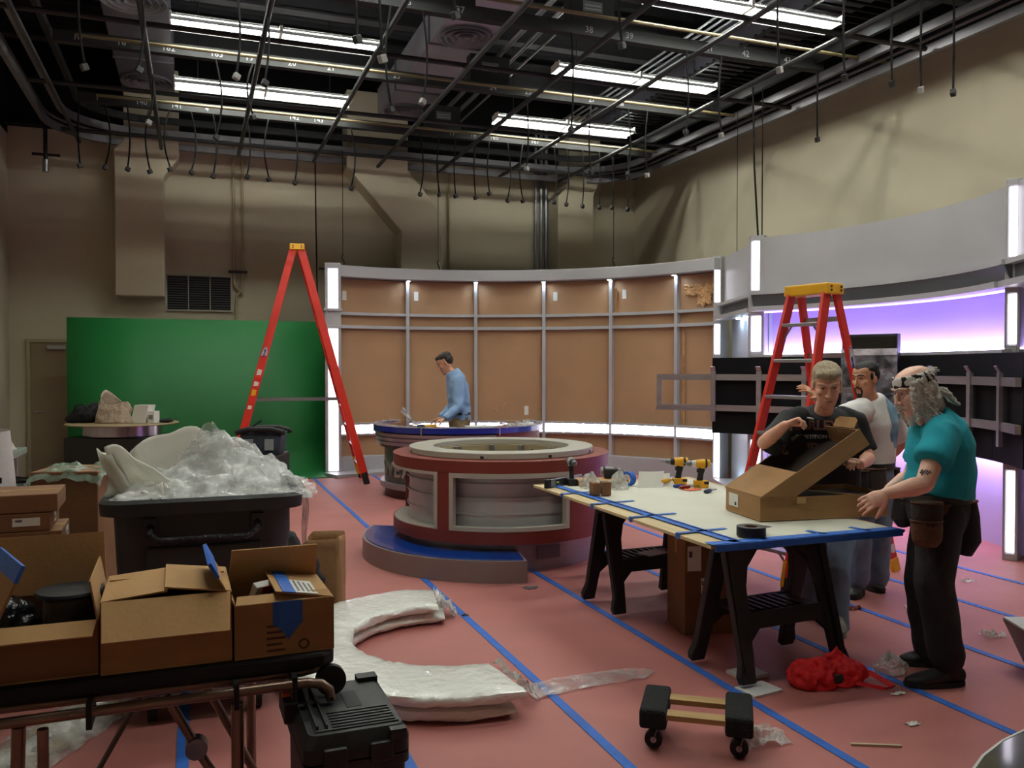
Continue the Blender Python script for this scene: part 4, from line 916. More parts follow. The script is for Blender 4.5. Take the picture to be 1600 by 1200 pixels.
# pale tapered block and glossy counter at the right edge
t = thing('tapered_plinth','pale grey tapered block cut off by the right edge of the photo','plinth',(4.17,3.26,0),CR)
b = MB(); q0 = [(.16,-.2),(.6,-.2),(.6,.3),(.16,.3)]; q1 = [(0,-.22),(.62,-.22),(.62,.34),(.05,.34)]
b.add([(x,y,0) for x,y in q0]+[(x,y,.26) for x,y in q1],[(3,2,1,0),(0,1,5,4),(1,2,6,5),(2,3,7,6),(3,0,4,7)]); b.build('sides', mat('grey_plinth_side',(150,146,144),.6), t)
MB().prism([(x,y) for x,y in q1],.26,.275).build('top', m_white, t, bevel=.003)
t = thing('glossy_counter','glossy black counter corner with pale edge at the bottom right','counter',(2.22,.62,0),radians(-20.5))
b = MB(); pts = [(1.0*cos(a), 1.0*sin(a)) for a in [pi*2*i/48 for i in range(48)]]
b.prism(pts,.735,.75); b.build('top', mat('black_mirror_laminate',(8,8,12),.06,0,.1), t)
MB().lathe([(1.0,.73),(1.006,.73),(1.006,.751),(1.0,.751)],48,close=True).build('edge_trim', m_white, t, smooth=40)
MB().lathe([(.6,0),(.6,.73)],40).build('pedestal', m_black, t, smooth=40)
# ------------------------------------------------------------------ left foreground: cart table with open cartons
CT = thing('cart_table','folding cart table with black padded top and tubular steel frame','table',(0,0,0))
b = MB(); b.prism([(-1.7,2.86),(.40,2.86),(.44,2.9),(.44,3.46),(.40,3.5),(-1.7,3.5)], .70, .752); b.build('padded_top', mat('black_rubber_mat',(14,14,15),.7,0,.2,10,.2,50), CT, bevel=.012)
m_tubem = mat('worn_steel_tube', (136,112,98), .38, .75, .2, 5)
def cart_tube(nm, P, r=.018, parent=CT): return MB().tube(P, r, 10).build(nm, m_tubem, parent, smooth=50)
cart_tube('frame_rail', [(-1.7,2.9,.68),(.33,2.9,.68),(.38,2.92,.68),(.40,2.97,.68),(.40,3.4,.68)], .014)
cart_tube('front_rail', [(-1.7,2.82,.655),(.25,2.82,.672),(.34,2.815,.674),(.385,2.81,.666),(.41,2.805,.645),(.415,2.80,.612)], .016)
cart_tube('rear_rail', [(-1.7,3.46,.66),(.4,3.46,.66)], .016)
for x in (-.30,.12,.3): MB().box(x-.008,x+.008,2.80,2.93,.62,.70).build('rail_clamp', m_blackm, CT)
cart_tube('leg', [(.125,2.86,.62),(.125,2.86,.0)], .02)
cart_tube('leg', [(-.43,2.86,.62),(-.43,2.86,.0)], .016); cart_tube('leg', [(-.50,2.9,.62),(-.52,2.9,.0)], .02)
cart_tube('leg', [(.2,3.42,.66),(.2,3.42,0)], .018)
cart_tube('diagonal_strut', [(-.09,2.95,.64),(.02,2.95,.42),(.24,2.95,.02)], .015)
cart_tube('diagonal_strut', [(.0,3.2,.64),(.30,3.2,.02)], .015)
b = MB(); b.beam((-.14,3.1,.66),(-.50,3.1,.02),.012,.05,(0,1,0)); b.build('flat_brace', mat('dull_steel_bar',(96,84,78),.5,.5), CT)
cart_tube('lower_strut', [(-.62,2.84,.24),(-.34,2.84,.06)], .013)
MB().tube([(.0,2.925,.46),(.0,2.975,.46)],.035,14).build('pivot_joint', m_dgrey, CT, smooth=40)
b = MB(); b.tube([(.425,2.865,.652),(.425,2.895,.652)],.05,26); wv = b.build('hub_wheel', m_black, CT, smooth=40)
MB().tube([(.414,2.788,.622),(.414,2.783,.622)],.006,8).build('bolt', m_black, CT)

def flap_box(label, loc, rz, w, d, h, flaps, m=m_card, mi=m_cardin, name='open_carton', th=.005):
    """carton standing at loc; flaps = {side: (length, angle)}: angle 0 = upright, 90 = folded out level, -90 = shut"""
    t = thing(name, label, 'carton', loc, rz)
    MB().box(-w/2,w/2,-d/2,d/2,0,th).build('bottom', mi, t)
    MB().box(-w/2,w/2,-d/2,-d/2+th,th,h).build('front_panel', m, t); MB().box(-w/2,w/2,d/2-th,d/2,th,h).build('back_panel', m, t)
    MB().box(-w/2,-w/2+th,-d/2+th,d/2-th,th,h).build('side_panel', m, t); MB().box(w/2-th,w/2,-d/2+th,d/2-th,th,h).build('side_panel', m, t)
    for side, (L, ang) in flaps.items():
        b = MB(); a = radians(ang)
        if side in 'fb':
            s_ = -1 if side == 'f' else 1
            b.M = Matrix.Translation((0,s_*(d/2-th/2),h)) @ Matrix.Rotation(-s_*a,4,'X'); b.prismy([(-w/2+.004,0),(w/2-.004,0),(w/2-.012,L),(-w/2+.012,L)], -th/2, th/2)
        else:
            s_ = -1 if side == 'l' else 1
            b.M = Matrix.Translation((s_*(w/2-th/2),0,h)) @ Matrix.Rotation(s_*a,4,'Y') @ Matrix.Rotation(pi/2,4,'Z'); b.prismy([(-d/2+.004,0),(d/2-.004,0),(d/2-.012,L),(-d/2+.012,L)], -th/2, th/2)
        b.build({'f':'front_flap','b':'back_flap','l':'left_flap','r':'right_flap'}[side], m if abs(ang) < 5 else mi, t)
    return t
# middle carton
flap_box('middle open carton on the cart with its front flap folded down toward the camera', (-.085,3.06,.753), radians(1), .385, .36, .225, {'f':(.15,128),'b':(.1,-86),'l':(.19,-85),'r':(.2,-82)})
# left carton with its contents
LB = flap_box('left open carton on the cart holding a black reel and white papers', (-.51,3.09,.753), radians(1), .45, .40, .17, {'f':(.07,118),'b':(.2,8),'l':(.2,25),'r':(.12,-10)}, m=m_cardd)
t = thing('tape_marked_flap','stray cardboard flap edged with blue tape at the far left','cardboard',(-.61,2.98,.93),radians(20))
b = MB(); b.M = Matrix.Rotation(radians(24),4,'Y'); b.prismy([(-.004,0),(.004,0),(.004,.2),(-.004,.2)], -.17,.17); b.build('flap', m_card, t)
b = MB(); b.M = Matrix.Rotation(radians(24),4,'Y'); b.box(-.006,.006,-.172,.172,.15,.203); b.build('tape_edge', m_tape, t)
t = thing('black_reel','black cable reel wrapped in film inside the left carton','reel',(-.385,3.12,.76))
MB().lathe([(0,0),(.075,0),(.075,.2),(0,.2)],28).build('drum', m_black, t, smooth=40)
MB().lathe([(0,.2),(.1,.2),(.105,.206),(.1,.214),(0,.214)],28).build('flange', m_black, t, smooth=40)
b = MB(); b.lathe([(.08,.02),(.085,.1),(.082,.19)],26); 
for i,v in enumerate(b.v): b.v[i] = (v[0]*(1+.12*nz(v,20)),v[1]*(1+.12*nz(v,20,3)),v[2])
b.build('film_wrap', film('reel_film',(150,150,155),.25,.1,.6), t, smooth=30)
t = thing('white_booklet','white booklet with brown band lying in the left carton','booklet',(-.56,2.98,.80),radians(8))
MB().box(-.07,.07,-.06,.06,0,.045).build('pages', m_paper, t, bevel=.003); MB().box(.03,.071,-.061,.061,0,.046).build('brown_band', m_cardin, t)
MB().box(-.05,-.01,-.02,.03,.045,.0455).build('printed_mark', m_num, t)
t = thing('black_poly_bag','shiny black plastic bag stuffed in the left carton','bag',(-.57,3.15,.77),.2)
me = remesh([MB().ell((0,0,.08),(.1,.09,.1)), MB().ell((-.04,.02,.14),(.06,.06,.07))], .012, 2, .5, lambda p: .022*turb(p,14,3)); mesh_obj('body', me, mat('shiny_black_film',(22,22,26),.15,0,.2,10,.6,25), t)
# right carton
RB = flap_box('right carton on the cart with blue tape and a white shipping label', (.272,3.05,.753), radians(2), .32, .34, .175, {'f':(.05,-70),'b':(.15,-30),'l':(.16,28),'r':(.19,-80)})
MB().box(-.04,.055,-.1725,-.1705,.10,.178).build('blue_tape_patch', m_tape, RB); b = MB(); b.prismy([(-.03,.10),(.05,.10),(.03,.075),(.01,.05),(-.01,.08)],-.1722,-.1706); b.build('blue_tape_tail', m_tape, RB)
b = MB(); b.M = Matrix.Translation((-.158,0,.175)) @ Matrix.Rotation(radians(-28),4,'Y'); b.box(-.006,.006,-.168,.165,.11,.165); b.build('blue_tape_edge', m_tape, RB)
b = MB(); b.M = Matrix.Translation((.158,0,.175)) @ Matrix.Rotation(radians(-80),4,'Y'); b.box(.003,.0055,-.16,.02,.05,.13); b.build('shipping_label', m_paper, RB)
for q in range(4):
    b = MB(); b.M = Matrix.Translation((.158,0,.175)) @ Matrix.Rotation(radians(-80),4,'Y'); b.box(.0056,.006,-.14,-.02+.01*q,.06+.016*q,.066+.016*q); b.build('label_text', m_setd, RB)
b = MB(); b.M = Matrix.Translation((.158,0,.175)) @ Matrix.Rotation(radians(-80),4,'Y'); b.box(.003,.006,-.168,.168,.125,.168); b.build('blue_tape_edge', m_tape, RB)
for q in range(5): MB().box(-.06,.0-.01*(q%2),-.1712,-.1702,.035+.02*q-.02,.042+.02*q-.02).build('printed_line', mat('faint_box_print',(86,58,38),.9), RB)
MB().lathe([(.012,0),(.018,0),(.018,.002),(.012,.002)],14,(0,0,0),close=True).build('printed_mark', MATS['faint_box_print'], RB, loc=(.06,-.1705,.03), rot=(radians(90),0,0))
t = thing('small_gadget_pack','small red and white pack poking out of the right carton','pack',(.22,3.08,.90),.5); MB().cbox((0,0,.02),(.08,.03,.07),0,.5).build('pack', m_paper, t, bevel=.003); MB().cbox((.01,-.022,.03),(.05,.006,.03),0,.5).build('red_logo', mat('red_print',(170,30,30),.5), t)
t = thing('black_adapter','black plastic part inside the right carton','part',(.26,3.1,.80),.2); MB().box(-.08,.08,-.06,.06,0,.1).build('body', m_black, t, bevel=.012); MB().tube([(-.05,0,.1),(0,-.03,.13),(.06,0,.1)],.008,6).build('cord', m_black, t)

# stacked flat cartons behind the cart
zs = 0.62
SL = ['wide flat carton, topmost of the stack at the left edge','flat carton with white label, second from the top of the left stack','flat carton, third from the top of the left stack','flat carton with end labels, fourth from the top of the left stack','flat carton with two white end labels, fifth from the top of the left stack']
spec = [(.0,.30,.085,[('t',.03,.12,.3,.36)]),(-.03,.27,.085,[('f',.82,.95,.3,.75),('r',.4,.6,.2,.8)]),(.015,.27,.085,[('r',.5,.8,.2,.8)]),(.02,.27,.085,[('r',.1,.3,.1,.9),('r',.4,.6,.1,.9)]),(.075,.27,.085,[('r',.2,.4,.1,.9),('r',.55,.7,.3,.9)])]
hh = 1.125
for lb, (dx, dd, h_, lab) in zip(SL, spec):
    hh -= h_; carton(lb, (-1.02+dx, 4.55, hh), (.85, .34, h_-.002), radians(-20.5+22), m_cardd, 'flat_carton', lab, cat='carton', group='flat cartons stacked at the left')
carton('large closed carton carrying the stack of flat cartons', (-1.2,4.56,0), (.5,.42,hh), radians(1), m_cardd, 'closed_carton', cat='carton')
t = carton('tall carton with torn film on top behind the flat cartons', (-.64,5.5,0), (.36,.36,1.12), radians(-14), m_cardd, 'tall_carton', cat='carton', tape=False)
b = MB(); b.grid(lambda u,v: (-.2+.4*u,-.2+.4*v,1.125+.03*turb((u*4,v*4,6),1.2,3)-.08*(max(0,abs(v-.5)-.42)*8)-.06*max(0,abs(u-.5)-.42)*8),16,14); b.build('film_cover', film('greenish_film',(140,160,140),.55,.15,.6), t)
filmbag('clear_bag','wisp of clear film between the tall carton and the plastic bin', (-.36,5.0,1.1), .05,.05,.1, 3.3)
t = thing('draped_chair','white plastic draped shape at the far left edge','cover',(-1.2,5.3,0),0)
b = MB(); b.grid(lambda u,v: ((.26+.08*v)*cos(2*pi*u)*(1+.1*nz((u*8,v*2,1),1)), (.3+.08*v)*sin(2*pi*u)*(1+.1*nz((u*8,v*2,4),1)), 1.36*(1-v)**.7), 36, 14); b.build('cover', mat('white_poly_cover',(196,188,184),.4,0,.06,5,.3,15), t, smooth=40)
b = MB(); b.lathe([(0,1.36),(.12,1.34),(.22,1.28),(.27,1.2)],24); b.build('cover_top', MATS['white_poly_cover'], t, smooth=50)
MB().cbox((.26,-.28,1.12),(.02,.01,.03)).build('dark_tag', m_black, t)
t = thing('grey_green_table','edge of a grey-green table beyond the draped shape','table',(-1.75,7.9,0),0)
MB().box(-.5,.42,-.5,.3,.98,1.03).build('tabletop', mat('grey_green_laminate',(120,134,124),.5), t, bevel=.006)
for x in (-.45,.34):
    for y in (-.45,.25): MB().tube([(x,y,0),(x,y,.98)],.02,8).build('leg', m_steel, t)
filmbag('crumpled_tissue','crumpled white tissue on the grey-green table', (-1.45,7.75,1.03), .1,.08,.12, 6.6, m=m_paper)
t = thing('black_bottle','small dark object on the grey-green table beside the tissue','bottle',(-1.6,7.75,1.03)); MB().lathe([(0,0),(.03,0),(.03,.14),(.012,.18),(.012,.22),(0,.22)],14).build('body', m_black, t, smooth=40); MB().lathe([(0,.22),(.015,.22),(.015,.25),(0,.25)],12).build('cap', m_setd, t)
t = thing('waste_basket','dark waste bin with a black liner behind the flat cartons','bin',(-1.12,6.1,0))
MB().lathe([(.16,0),(.22,.95),(.235,.95),(.235,.97),(.2,.97),(.15,.02),(.0,.02)],28).build('bin', m_black, t, smooth=40)
b = MB(); b.lathe([(.2,.9),(.23,.99),(.25,.95),(.255,.86)],30); b.v = [(v[0]*(1+.08*nz(v,14)),v[1]*(1+.08*nz(v,14,2)),v[2]+.02*nz(v,10,5)) for v in b.v]; b.build('liner', mat('shiny_black_film',(22,22,26)), t, smooth=30)

# ------------------------------------------------------------------ black tilt bin heaped with packing
BN = thing('packing_bin','big black wheeled plastic bin heaped with packing plastic','bin',(.045,4.65,0),0)
m_bin = mat('charcoal_polyethylene', (50,53,55), .5, 0, .12, 4, .08, 80)
def rrect(w, d, r, n=5):
    P = []
    for cx, cy, a0 in ((w/2-r,d/2-r,0),(-w/2+r,d/2-r,90),(-w/2+r,-d/2+r,180),(w/2-r,-d/2+r,270)):
        for i in range(n+1): a = radians(a0+90*i/n); P.append((cx+r*cos(a), cy+r*sin(a)))
    return P
def ringloft(secs, close_bottom=True):
    b = MB(); n = None
    rings = [[(x,y,z) for x,y in rrect(w_,d_,r_)] for w_,d_,r_,z in secs]; n = len(rings[0])
    b.add([v for r_ in rings for v in r_], [(i*n+j,i*n+(j+1)%n,(i+1)*n+(j+1)%n,(i+1)*n+j) for i in range(len(rings)-1) for j in range(n)] + ([tuple(range(n))] if close_bottom else []))
    return b
ringloft([(.56,.44,.1,.16),(.74,.64,.1,.34),(.80,.70,.1,1.01),(.82,.72,.1,1.02)]).build('tub', m_bin, BN, smooth=35, solid=.008)
ringloft([(.83,.73,.1,1.015),(.91,.81,.11,1.02),(.92,.82,.11,1.075),(.90,.80,.11,1.09),(.81,.71,.1,1.08)], False).build('rim', m_bin, BN, smooth=35, solid=.006)
MB().tube([(-.24,-.355,.96),(-.24,-.40,.93),(-.2,-.41,.90),(.2,-.41,.90),(.24,-.40,.93),(.24,-.355,.96)],.016,10).build('push_handle', mat('worn_black_handle',(30,30,32),.25,0,.3,30,.6,80), BN, smooth=50)
for x in (-.24,.24): MB().cbox((x,-.355,.96),(.06,.02,.08)).build('handle_plate', m_bin, BN, bevel=.006)
MB().box(-.26,.26,-.365,-.34,.36,.86).build('raised_panel', m_bin, BN, bevel=.01)
MB().box(-.3,.3,-.26,.26,.13,.165).build('chassis', m_blackm, BN)
for x in (-.24,.24):
    for y in (-.22,.22):
        w_ = MB().tube([(x-.022,y,.062),(x+.022,y,.062)],.062,20).build('caster_wheel', m_tool, BN, smooth=40); MB().box(x-.03,x+.03,y-.03,y+.03,.12,.13).build('caster_plate', m_dgrey, w_)
# packing heap
HP = thing('plastic_heap','heap of crumpled clear plastic wrap overflowing the black bin','plastic',(.0435,4.64,.969)); HP.scale = (.87,.87,.87)
def heap(u, v):
    x = -.47+1.06*u; y = -.40+.8*v
    e = max(0., 1-abs(2*u-.95)**3)*max(0., 1-abs(2*v-1)**3.5)
    pk = .20*math.exp(-((x-.02)**2+(y-.1)**2)/.03) + .15*math.exp(-((x-.28)**2+(y)**2)/.06) + .04*math.exp(-((x+.25)**2+(y+.1)**2)/.05)
    q = (x*2.2,y*2.2,1.)
    cr_ = abs(turb(q,1.7,2,3.))*.12 + abs(nz(q,6.,9.))*.018
    return (x+.05*nz(q,3,4), y+.05*nz(q,3,8), .1 + e*(.03+pk+cr_))
b = MB(); b.grid(heap, 80, 60); b.build('packed_core', milky('milky_plastic',(240,242,238),.3,.35,12), HP, smooth=70)
def heap2(u, v): x,y,zz = heap(u,v); q = (u*5,v*5,11); return (x*1.04+.02*nz(q,2), y*1.04-.01, zz+.02+.06*abs(turb(q,1.4,3)))
b = MB(); b.grid(heap2, 70, 54); b.build('loose_film', film('heap_film',(246,248,244),.36,.1,.7,10.), HP, smooth=60)
def tail(u, v):
    q = (u*3,v*3,2); w_ = .3*(1-.4*u)
    return (.42+.24*u+.06*sin(u*5), -.32+.4*v*w_/.3+.03*nz(q,2)+.1*u, .22-.62*u**1.6+.05*abs(turb(q,2,3)))
b = MB(); b.grid(tail, 30, 20); b.build('hanging_film', film('thin_film',(235,235,235),.5,.08,1.,18.), HP, smooth=20)
filmbag('plastic_bundle','peaked bundle of clear film crowning the plastic heap', (.087,4.72,1.22), .14,.12,.15, 7.3, m=MATS['heap_film'])
# white foam sheets sticking out
m_foam = milky('white_foam_sheet',(246,245,238),.7,.08,30)
def foam(label, loc, rz, fn, n=(20,12)):
    t = thing('foam_sheet', label, 'foam', loc, rz, 'white foam sheets in the bin'); b = MB(); b.grid(lambda u, v: tuple(Vector(fn(u,v)) + Vector((.03*nz((u*3,v*3,rz*9+loc[0]*7),1.), .045*nz((u*3.5,v*3.5,loc[1]),1.), .03*nz((u*4,v*3,loc[2]*5+loc[0]),1.)))), *n); b.build('sheet', m_foam, t, smooth=60, solid=.008); t.location = (loc[0]*.87, loc[1]*.87, 1.7-(1.7-loc[2])*.87); t.scale = (.87,.87,.87); return t
foam('broad curled white foam sheet standing up behind the plastic heap', (-.08,5.42,.96), CR, lambda u,v: (-.27+.56*u, .15*sin(u*3)-.05*v, .40*v*(1-.35*(2*u-1)**2)*(.95 if u<.6 else .95-.5*(u-.6))))
foam('folded white foam sheet leaning at the left of the heap', (-.24,5.15,.98), CR+.1, lambda u,v: (-.2+.42*u, .12*u*u-.1*v, .02+.27*v-.2*u*v+.04*sin(u*6)))
foam('rolled white foam piece poking out at the left end of the bin', (-.36,5.1,.98), CR, lambda u,v: (.035*cos(2*pi*u)-.15*v+.04, .035*sin(2*pi*u), .0+.27*v), (16,6))
foam('crumpled white foam sheet low at the left of the bin', (-.3,5.05,.96), CR, lambda u,v: (-.16+.3*u, -.02+.1*v+.06*sin(u*4), .02+.14*v*(1-.4*u)+.04*sin(v*4+u*3)))
# tool bag on a crate behind the bin
t = thing('black_crate','black equipment case supporting the tool bag behind the bin','case',(.5,7.95,0),CR); MB().box(-.25,.25,-.28,.28,.03,.93).build('case', m_black, t, bevel=.015)
for x in (-.15,.15):
    for z in (.3,.6): MB().cbox((x,-.285,z),(.08,.015,.06)).build('latch', m_steel, t)
for x in (-.2,.2):
    for y in (-.22,.22): MB().tube([(x-.02,y,.03),(x+.02,y,.03)],.03,12).build('caster_wheel', m_tool, t)
t = thing('tool_bag','open black and grey tool bag behind the plastic heap','bag',(.585,7.92,.931),CR)
b = ringloft([(.3,.2,.03,0),(.34,.22,.03,.03),(.36,.22,.03,.16),(.38,.2,.04,.2)]); b.build('body', mat('grey_blue_canvas',(60,70,82),.8,0,.15,20,.3,60), t, smooth=30, solid=.006)
MB().tube([(-.2,-.11,.2),(-.1,-.125,.225),(.1,-.125,.225),(.2,-.11,.2)],.026,10,round_ends=True).build('padded_collar', m_tool, t, smooth=50)
MB().tube([(-.2,.11,.2),(-.1,.125,.225),(.1,.125,.225),(.2,.11,.2)],.026,10,round_ends=True).build('padded_collar', m_tool, t, smooth=50)
for x in (-.1,.08): MB().box(x-.04,x+.04,-.125,-.108,.04,.14).build('pocket', mat('light_grey_canvas',(150,154,158),.8), t, bevel=.004)
MB().tube([(-.12,-.05,.1),(-.1,-.03,.24),(-.02,0,.30)],.009,6).build('tool_shaft', m_black, t)
t = thing('work_gloves','pair of tan work gloves and pliers left of the tool bag','gloves',(.345,7.98,.931),CR)
me = remesh([MB().ell((-.06,0,.1),(.06,.05,.05)), MB().ell((.06,0,.06),(.07,.05,.06)), MB().ell((0,-.02,.04),(.1,.05,.045))], .01, 2, .5, lambda p: .008*turb(p,25,2)); mesh_obj('leather', me, mat('tan_leather',(120,92,60),.75,0,.2,12), t)
MB().tube([(-.05,-.06,.08),(.03,-.06,.07),(.1,-.06,.1)],.014,8).build('orange_grip', mat('orange_grip',(220,80,36),.5), t); MB().tube([(-.1,-.05,.05),(-.02,-.065,.035)],.012,8).build('steel_jaw', m_steel, t)
# paper sack and black cloth right of the bin
t = thing('brown_sack','tall brown paper sack standing right of the black bin','sack',(.84,5.98,0),CR)
b = MB()
b.grid(lambda u,v: (lambda P,i: (P[i][0]*(1+.06*nz((u*9,v*3,2),1)), P[i][1]*(1+.06*nz((u*9,v*3,5),1)), .52*v*(1+.06*sin(u*9))))(rrect(.26+.02*sin(3*1),.22,.03,4), int(round(u*20))%20), 20, 10); b.build('paper', mat('brown_kraft_paper',(150,112,74),.8,0,.1,5,.5,14), t, smooth=30, solid=.003)
MB().box(-.1,.1,-.08,.08,0,.42).build('filling', m_cardd, t)
t = thing('black_jacket','bundle of black cloth slumped between the bin and the sack','cloth',(.56,5.66,0),CR)
me = remesh([MB().ell((0,0,.3),(.14,.14,.34)), MB().ell((.1,-.02,.42),(.12,.1,.1)), MB().ell((.14,.0,.30),(.1,.09,.09))], .02, 3, .5, lambda p: .03*turb(p,7,3)); 
for v in me.vertices: v.co.z = max(.002, v.co.z)
mesh_obj('cloth', me, MATS['black_cloth'], t)
b = MB(); b.grid(lambda u,v: (-.02+.1*u,-.12+.08*v,.56-.12*u+.03*sin(v*5)),6,6); b.build('white_lining', m_paper, t, solid=.004)
# wrapped long pieces under the cart
t = thing('film_wrapped_planks','bundle of wooden strips wrapped in clear film on the floor under the cart','bundle',(-.66,4.28,0),radians(62))
for i in range(3): MB().box(-.6,.6,-.13+i*.09,-.06+i*.09,.004,.03+.015*(i%2)).build('strip', m_slat if i != 1 else m_white, t)
b = MB(); b.grid(lambda u,v: (-.65+1.3*u, -.19+.38*v, .006+.07*sin(pi*v)+.025*abs(turb((u*8,v*4,3),1,3))),40,14); b.build('film_wrap', film('plank_film',(214,214,208),.45,.1,1.,14.), t, smooth=25)

# ------------------------------------------------------------------ black rolling tool case
TC = thing('rolling_tool_case','black rolling tool case with orange latch at the bottom edge','tool case',(.457,2.79,0),radians(1))
m_case = mat('black_textured_case', (30,32,30), .55, 0, .12, 10, .1, 120)
ringloft([(.28,.40,.03,.06),(.30,.42,.03,.1),(.305,.44,.03,.47),(.325,.46,.03,.48),(.325,.46,.03,.51)]).build('body', m_case, TC, smooth=30)
ringloft([(.325,.46,.03,.515),(.325,.46,.03,.56),(.29,.42,.03,.595),(.1,.1,.02,.5951)]).build('lid', m_case, TC, smooth=30)
ld = MB().box(-.125,.135,-.19,.19,.594,.6).build('lid_plate', m_case, TC, bevel=.003)
for k in range(6): MB().box(-.07,.125,-.18+k*.022,-.17+k*.022,.6,.6035).build('tread_rib', m_case, ld)
MB().box(0.0,.05,-.04,.1,.6,.6015).build('handle_well', mat('deep_black',(6,6,7),.7), TC)
MB().box(-.12,-.112,-.18,.18,.6,.612).build('lid_rail', m_case, TC); MB().box(-.09,-.084,-.18,.18,.6,.612).build('lid_rail', m_case, TC)
MB().cbox((-.165,.13,.57),(.045,.16,.07)).build('latch', m_black, TC, bevel=.006); MB().cbox((-.165,.13,.608),(.04,.04,.012)).build('orange_latch_tab', mat('orange_tab',(232,104,34),.5), TC)
for x in (.07,-.07): MB().cbox((x,-.235,.53),(.07,.02,.06)).build('front_latch', m_case, TC, bevel=.005)
MB().cbox((.12,-.235,.58),(.05,.03,.03)).build('hinge_ear', m_case, TC); MB().cbox((.11,.19,.605),(.07,.05,.02)).build('hinge_ear', m_case, TC)
for s_ in (-1,1):
    w_ = MB().tube([(s_*.14-.02*s_,-.16,.10),(s_*.19,-.16,.10)],.10,26).build('wheel', m_tool, TC, smooth=40); MB().tube([(s_*.19,-.16,.1),(s_*.196,-.16,.1)],.05,16).build('hub', m_dgrey, w_)

# ------------------------------------------------------------------ film-wrapped C-shaped parts on the floor
def cshape(label, z0, z1, r0, r1, a0, a1, seed, dx=0., dy=0.):
    t = thing('wrapped_ring_section', label, 'wrapped part', (1.4+dx,4.83+dy,0), 0, 'film-wrapped ring sections on the floor')
    n = 70; prof = []
    k = 14
    for i in range(k):
        a = 2*pi*i/k; sx = (abs(cos(a))**.45)*(1 if cos(a) >= 0 else -1); sz = (abs(sin(a))**.6)*(1 if sin(a) >= 0 else -1); prof.append((sx, sz))
    V = []; rm, rw, zm, zw = (r0+r1)/2, (r1-r0)/2, (z0+z1)/2, (z1-z0)/2
    for j in range(n+1):
        A = radians(a0+(a1-a0)*j/n); e = min(1., .55+min(j, n-j)*.15)
        for sx, sz in prof:
            q = Vector((sx*.6+rm*cos(A)*2, rm*sin(A)*2, sz)); r = rm+rw*sx*(1+.05*nz(q,2.5,seed)); zz = zm+zw*sz*e*(1+.22*nz(q,3.,seed+3))+.008*nz(q,14,seed)
            V.append((r*cos(A), r*sin(A), max(.003, zz)))
    b = MB(); b.add(V, [(j*k+i, j*k+(i+1)%k, (j+1)*k+(i+1)%k, (j+1)*k+i) for j in range(n) for i in range(k)] + [tuple(range(k)), tuple(range(n*k,(n+1)*k))])
    b.build('foam_wrap', mat('glossy_wrapped_foam',(240,240,232),.22,0,.06,6,.55,22,spec=.7,coat=.4), t, smooth=60)
    return t
cshape('lower of two white film-wrapped C-shaped parts lying on the floor', .004,.075, .60,.99, 78,272, 1., .02,-.02)
t = cshape('upper of two white film-wrapped C-shaped parts lying on the floor', .078,.15, .56,1.02, 80,276, 5.)
for A, r_, sd in ((80,.8,1.),(277,.78,3.)):
    b = MB(); a_ = radians(A); b.M = Matrix.Translation((r_*cos(a_), r_*sin(a_), 0)) @ Matrix.Rotation(a_+(pi/2 if A > 180 else -pi/2),4,'Z')
    b.grid(lambda u,v: (.14*u+.03*nz((u*3,v*3,sd),2), (v-.5)*.36*(1-.55*u), .03+.12*(1-u)+.05*turb((u*4,v*4,sd),1.4,3)), 14, 16); b.build('bunched_film', film('end_film',(226,226,222),.6,.12,.9,20.), t, smooth=25)
t = thing('loose_film_strip','long flat strip of clear film trailing from the wrapped parts','plastic',(1.62,4.1,0),radians(5))
b = MB(); b.grid(lambda u,v: (.78*u + (.12*v if u > .9 else 0)*0, (v-.5)*.2*(1-.15*u)*(1 if u < .86 else max(.12,1-(u-.86)*6))+.02*sin(u*4), .006+.012*abs(turb((u*6,v*3,4),1.2,3))), 36, 10); b.build('sheet', film('strip_film',(214,206,206),.4,.15,.5,10.), t, smooth=30)
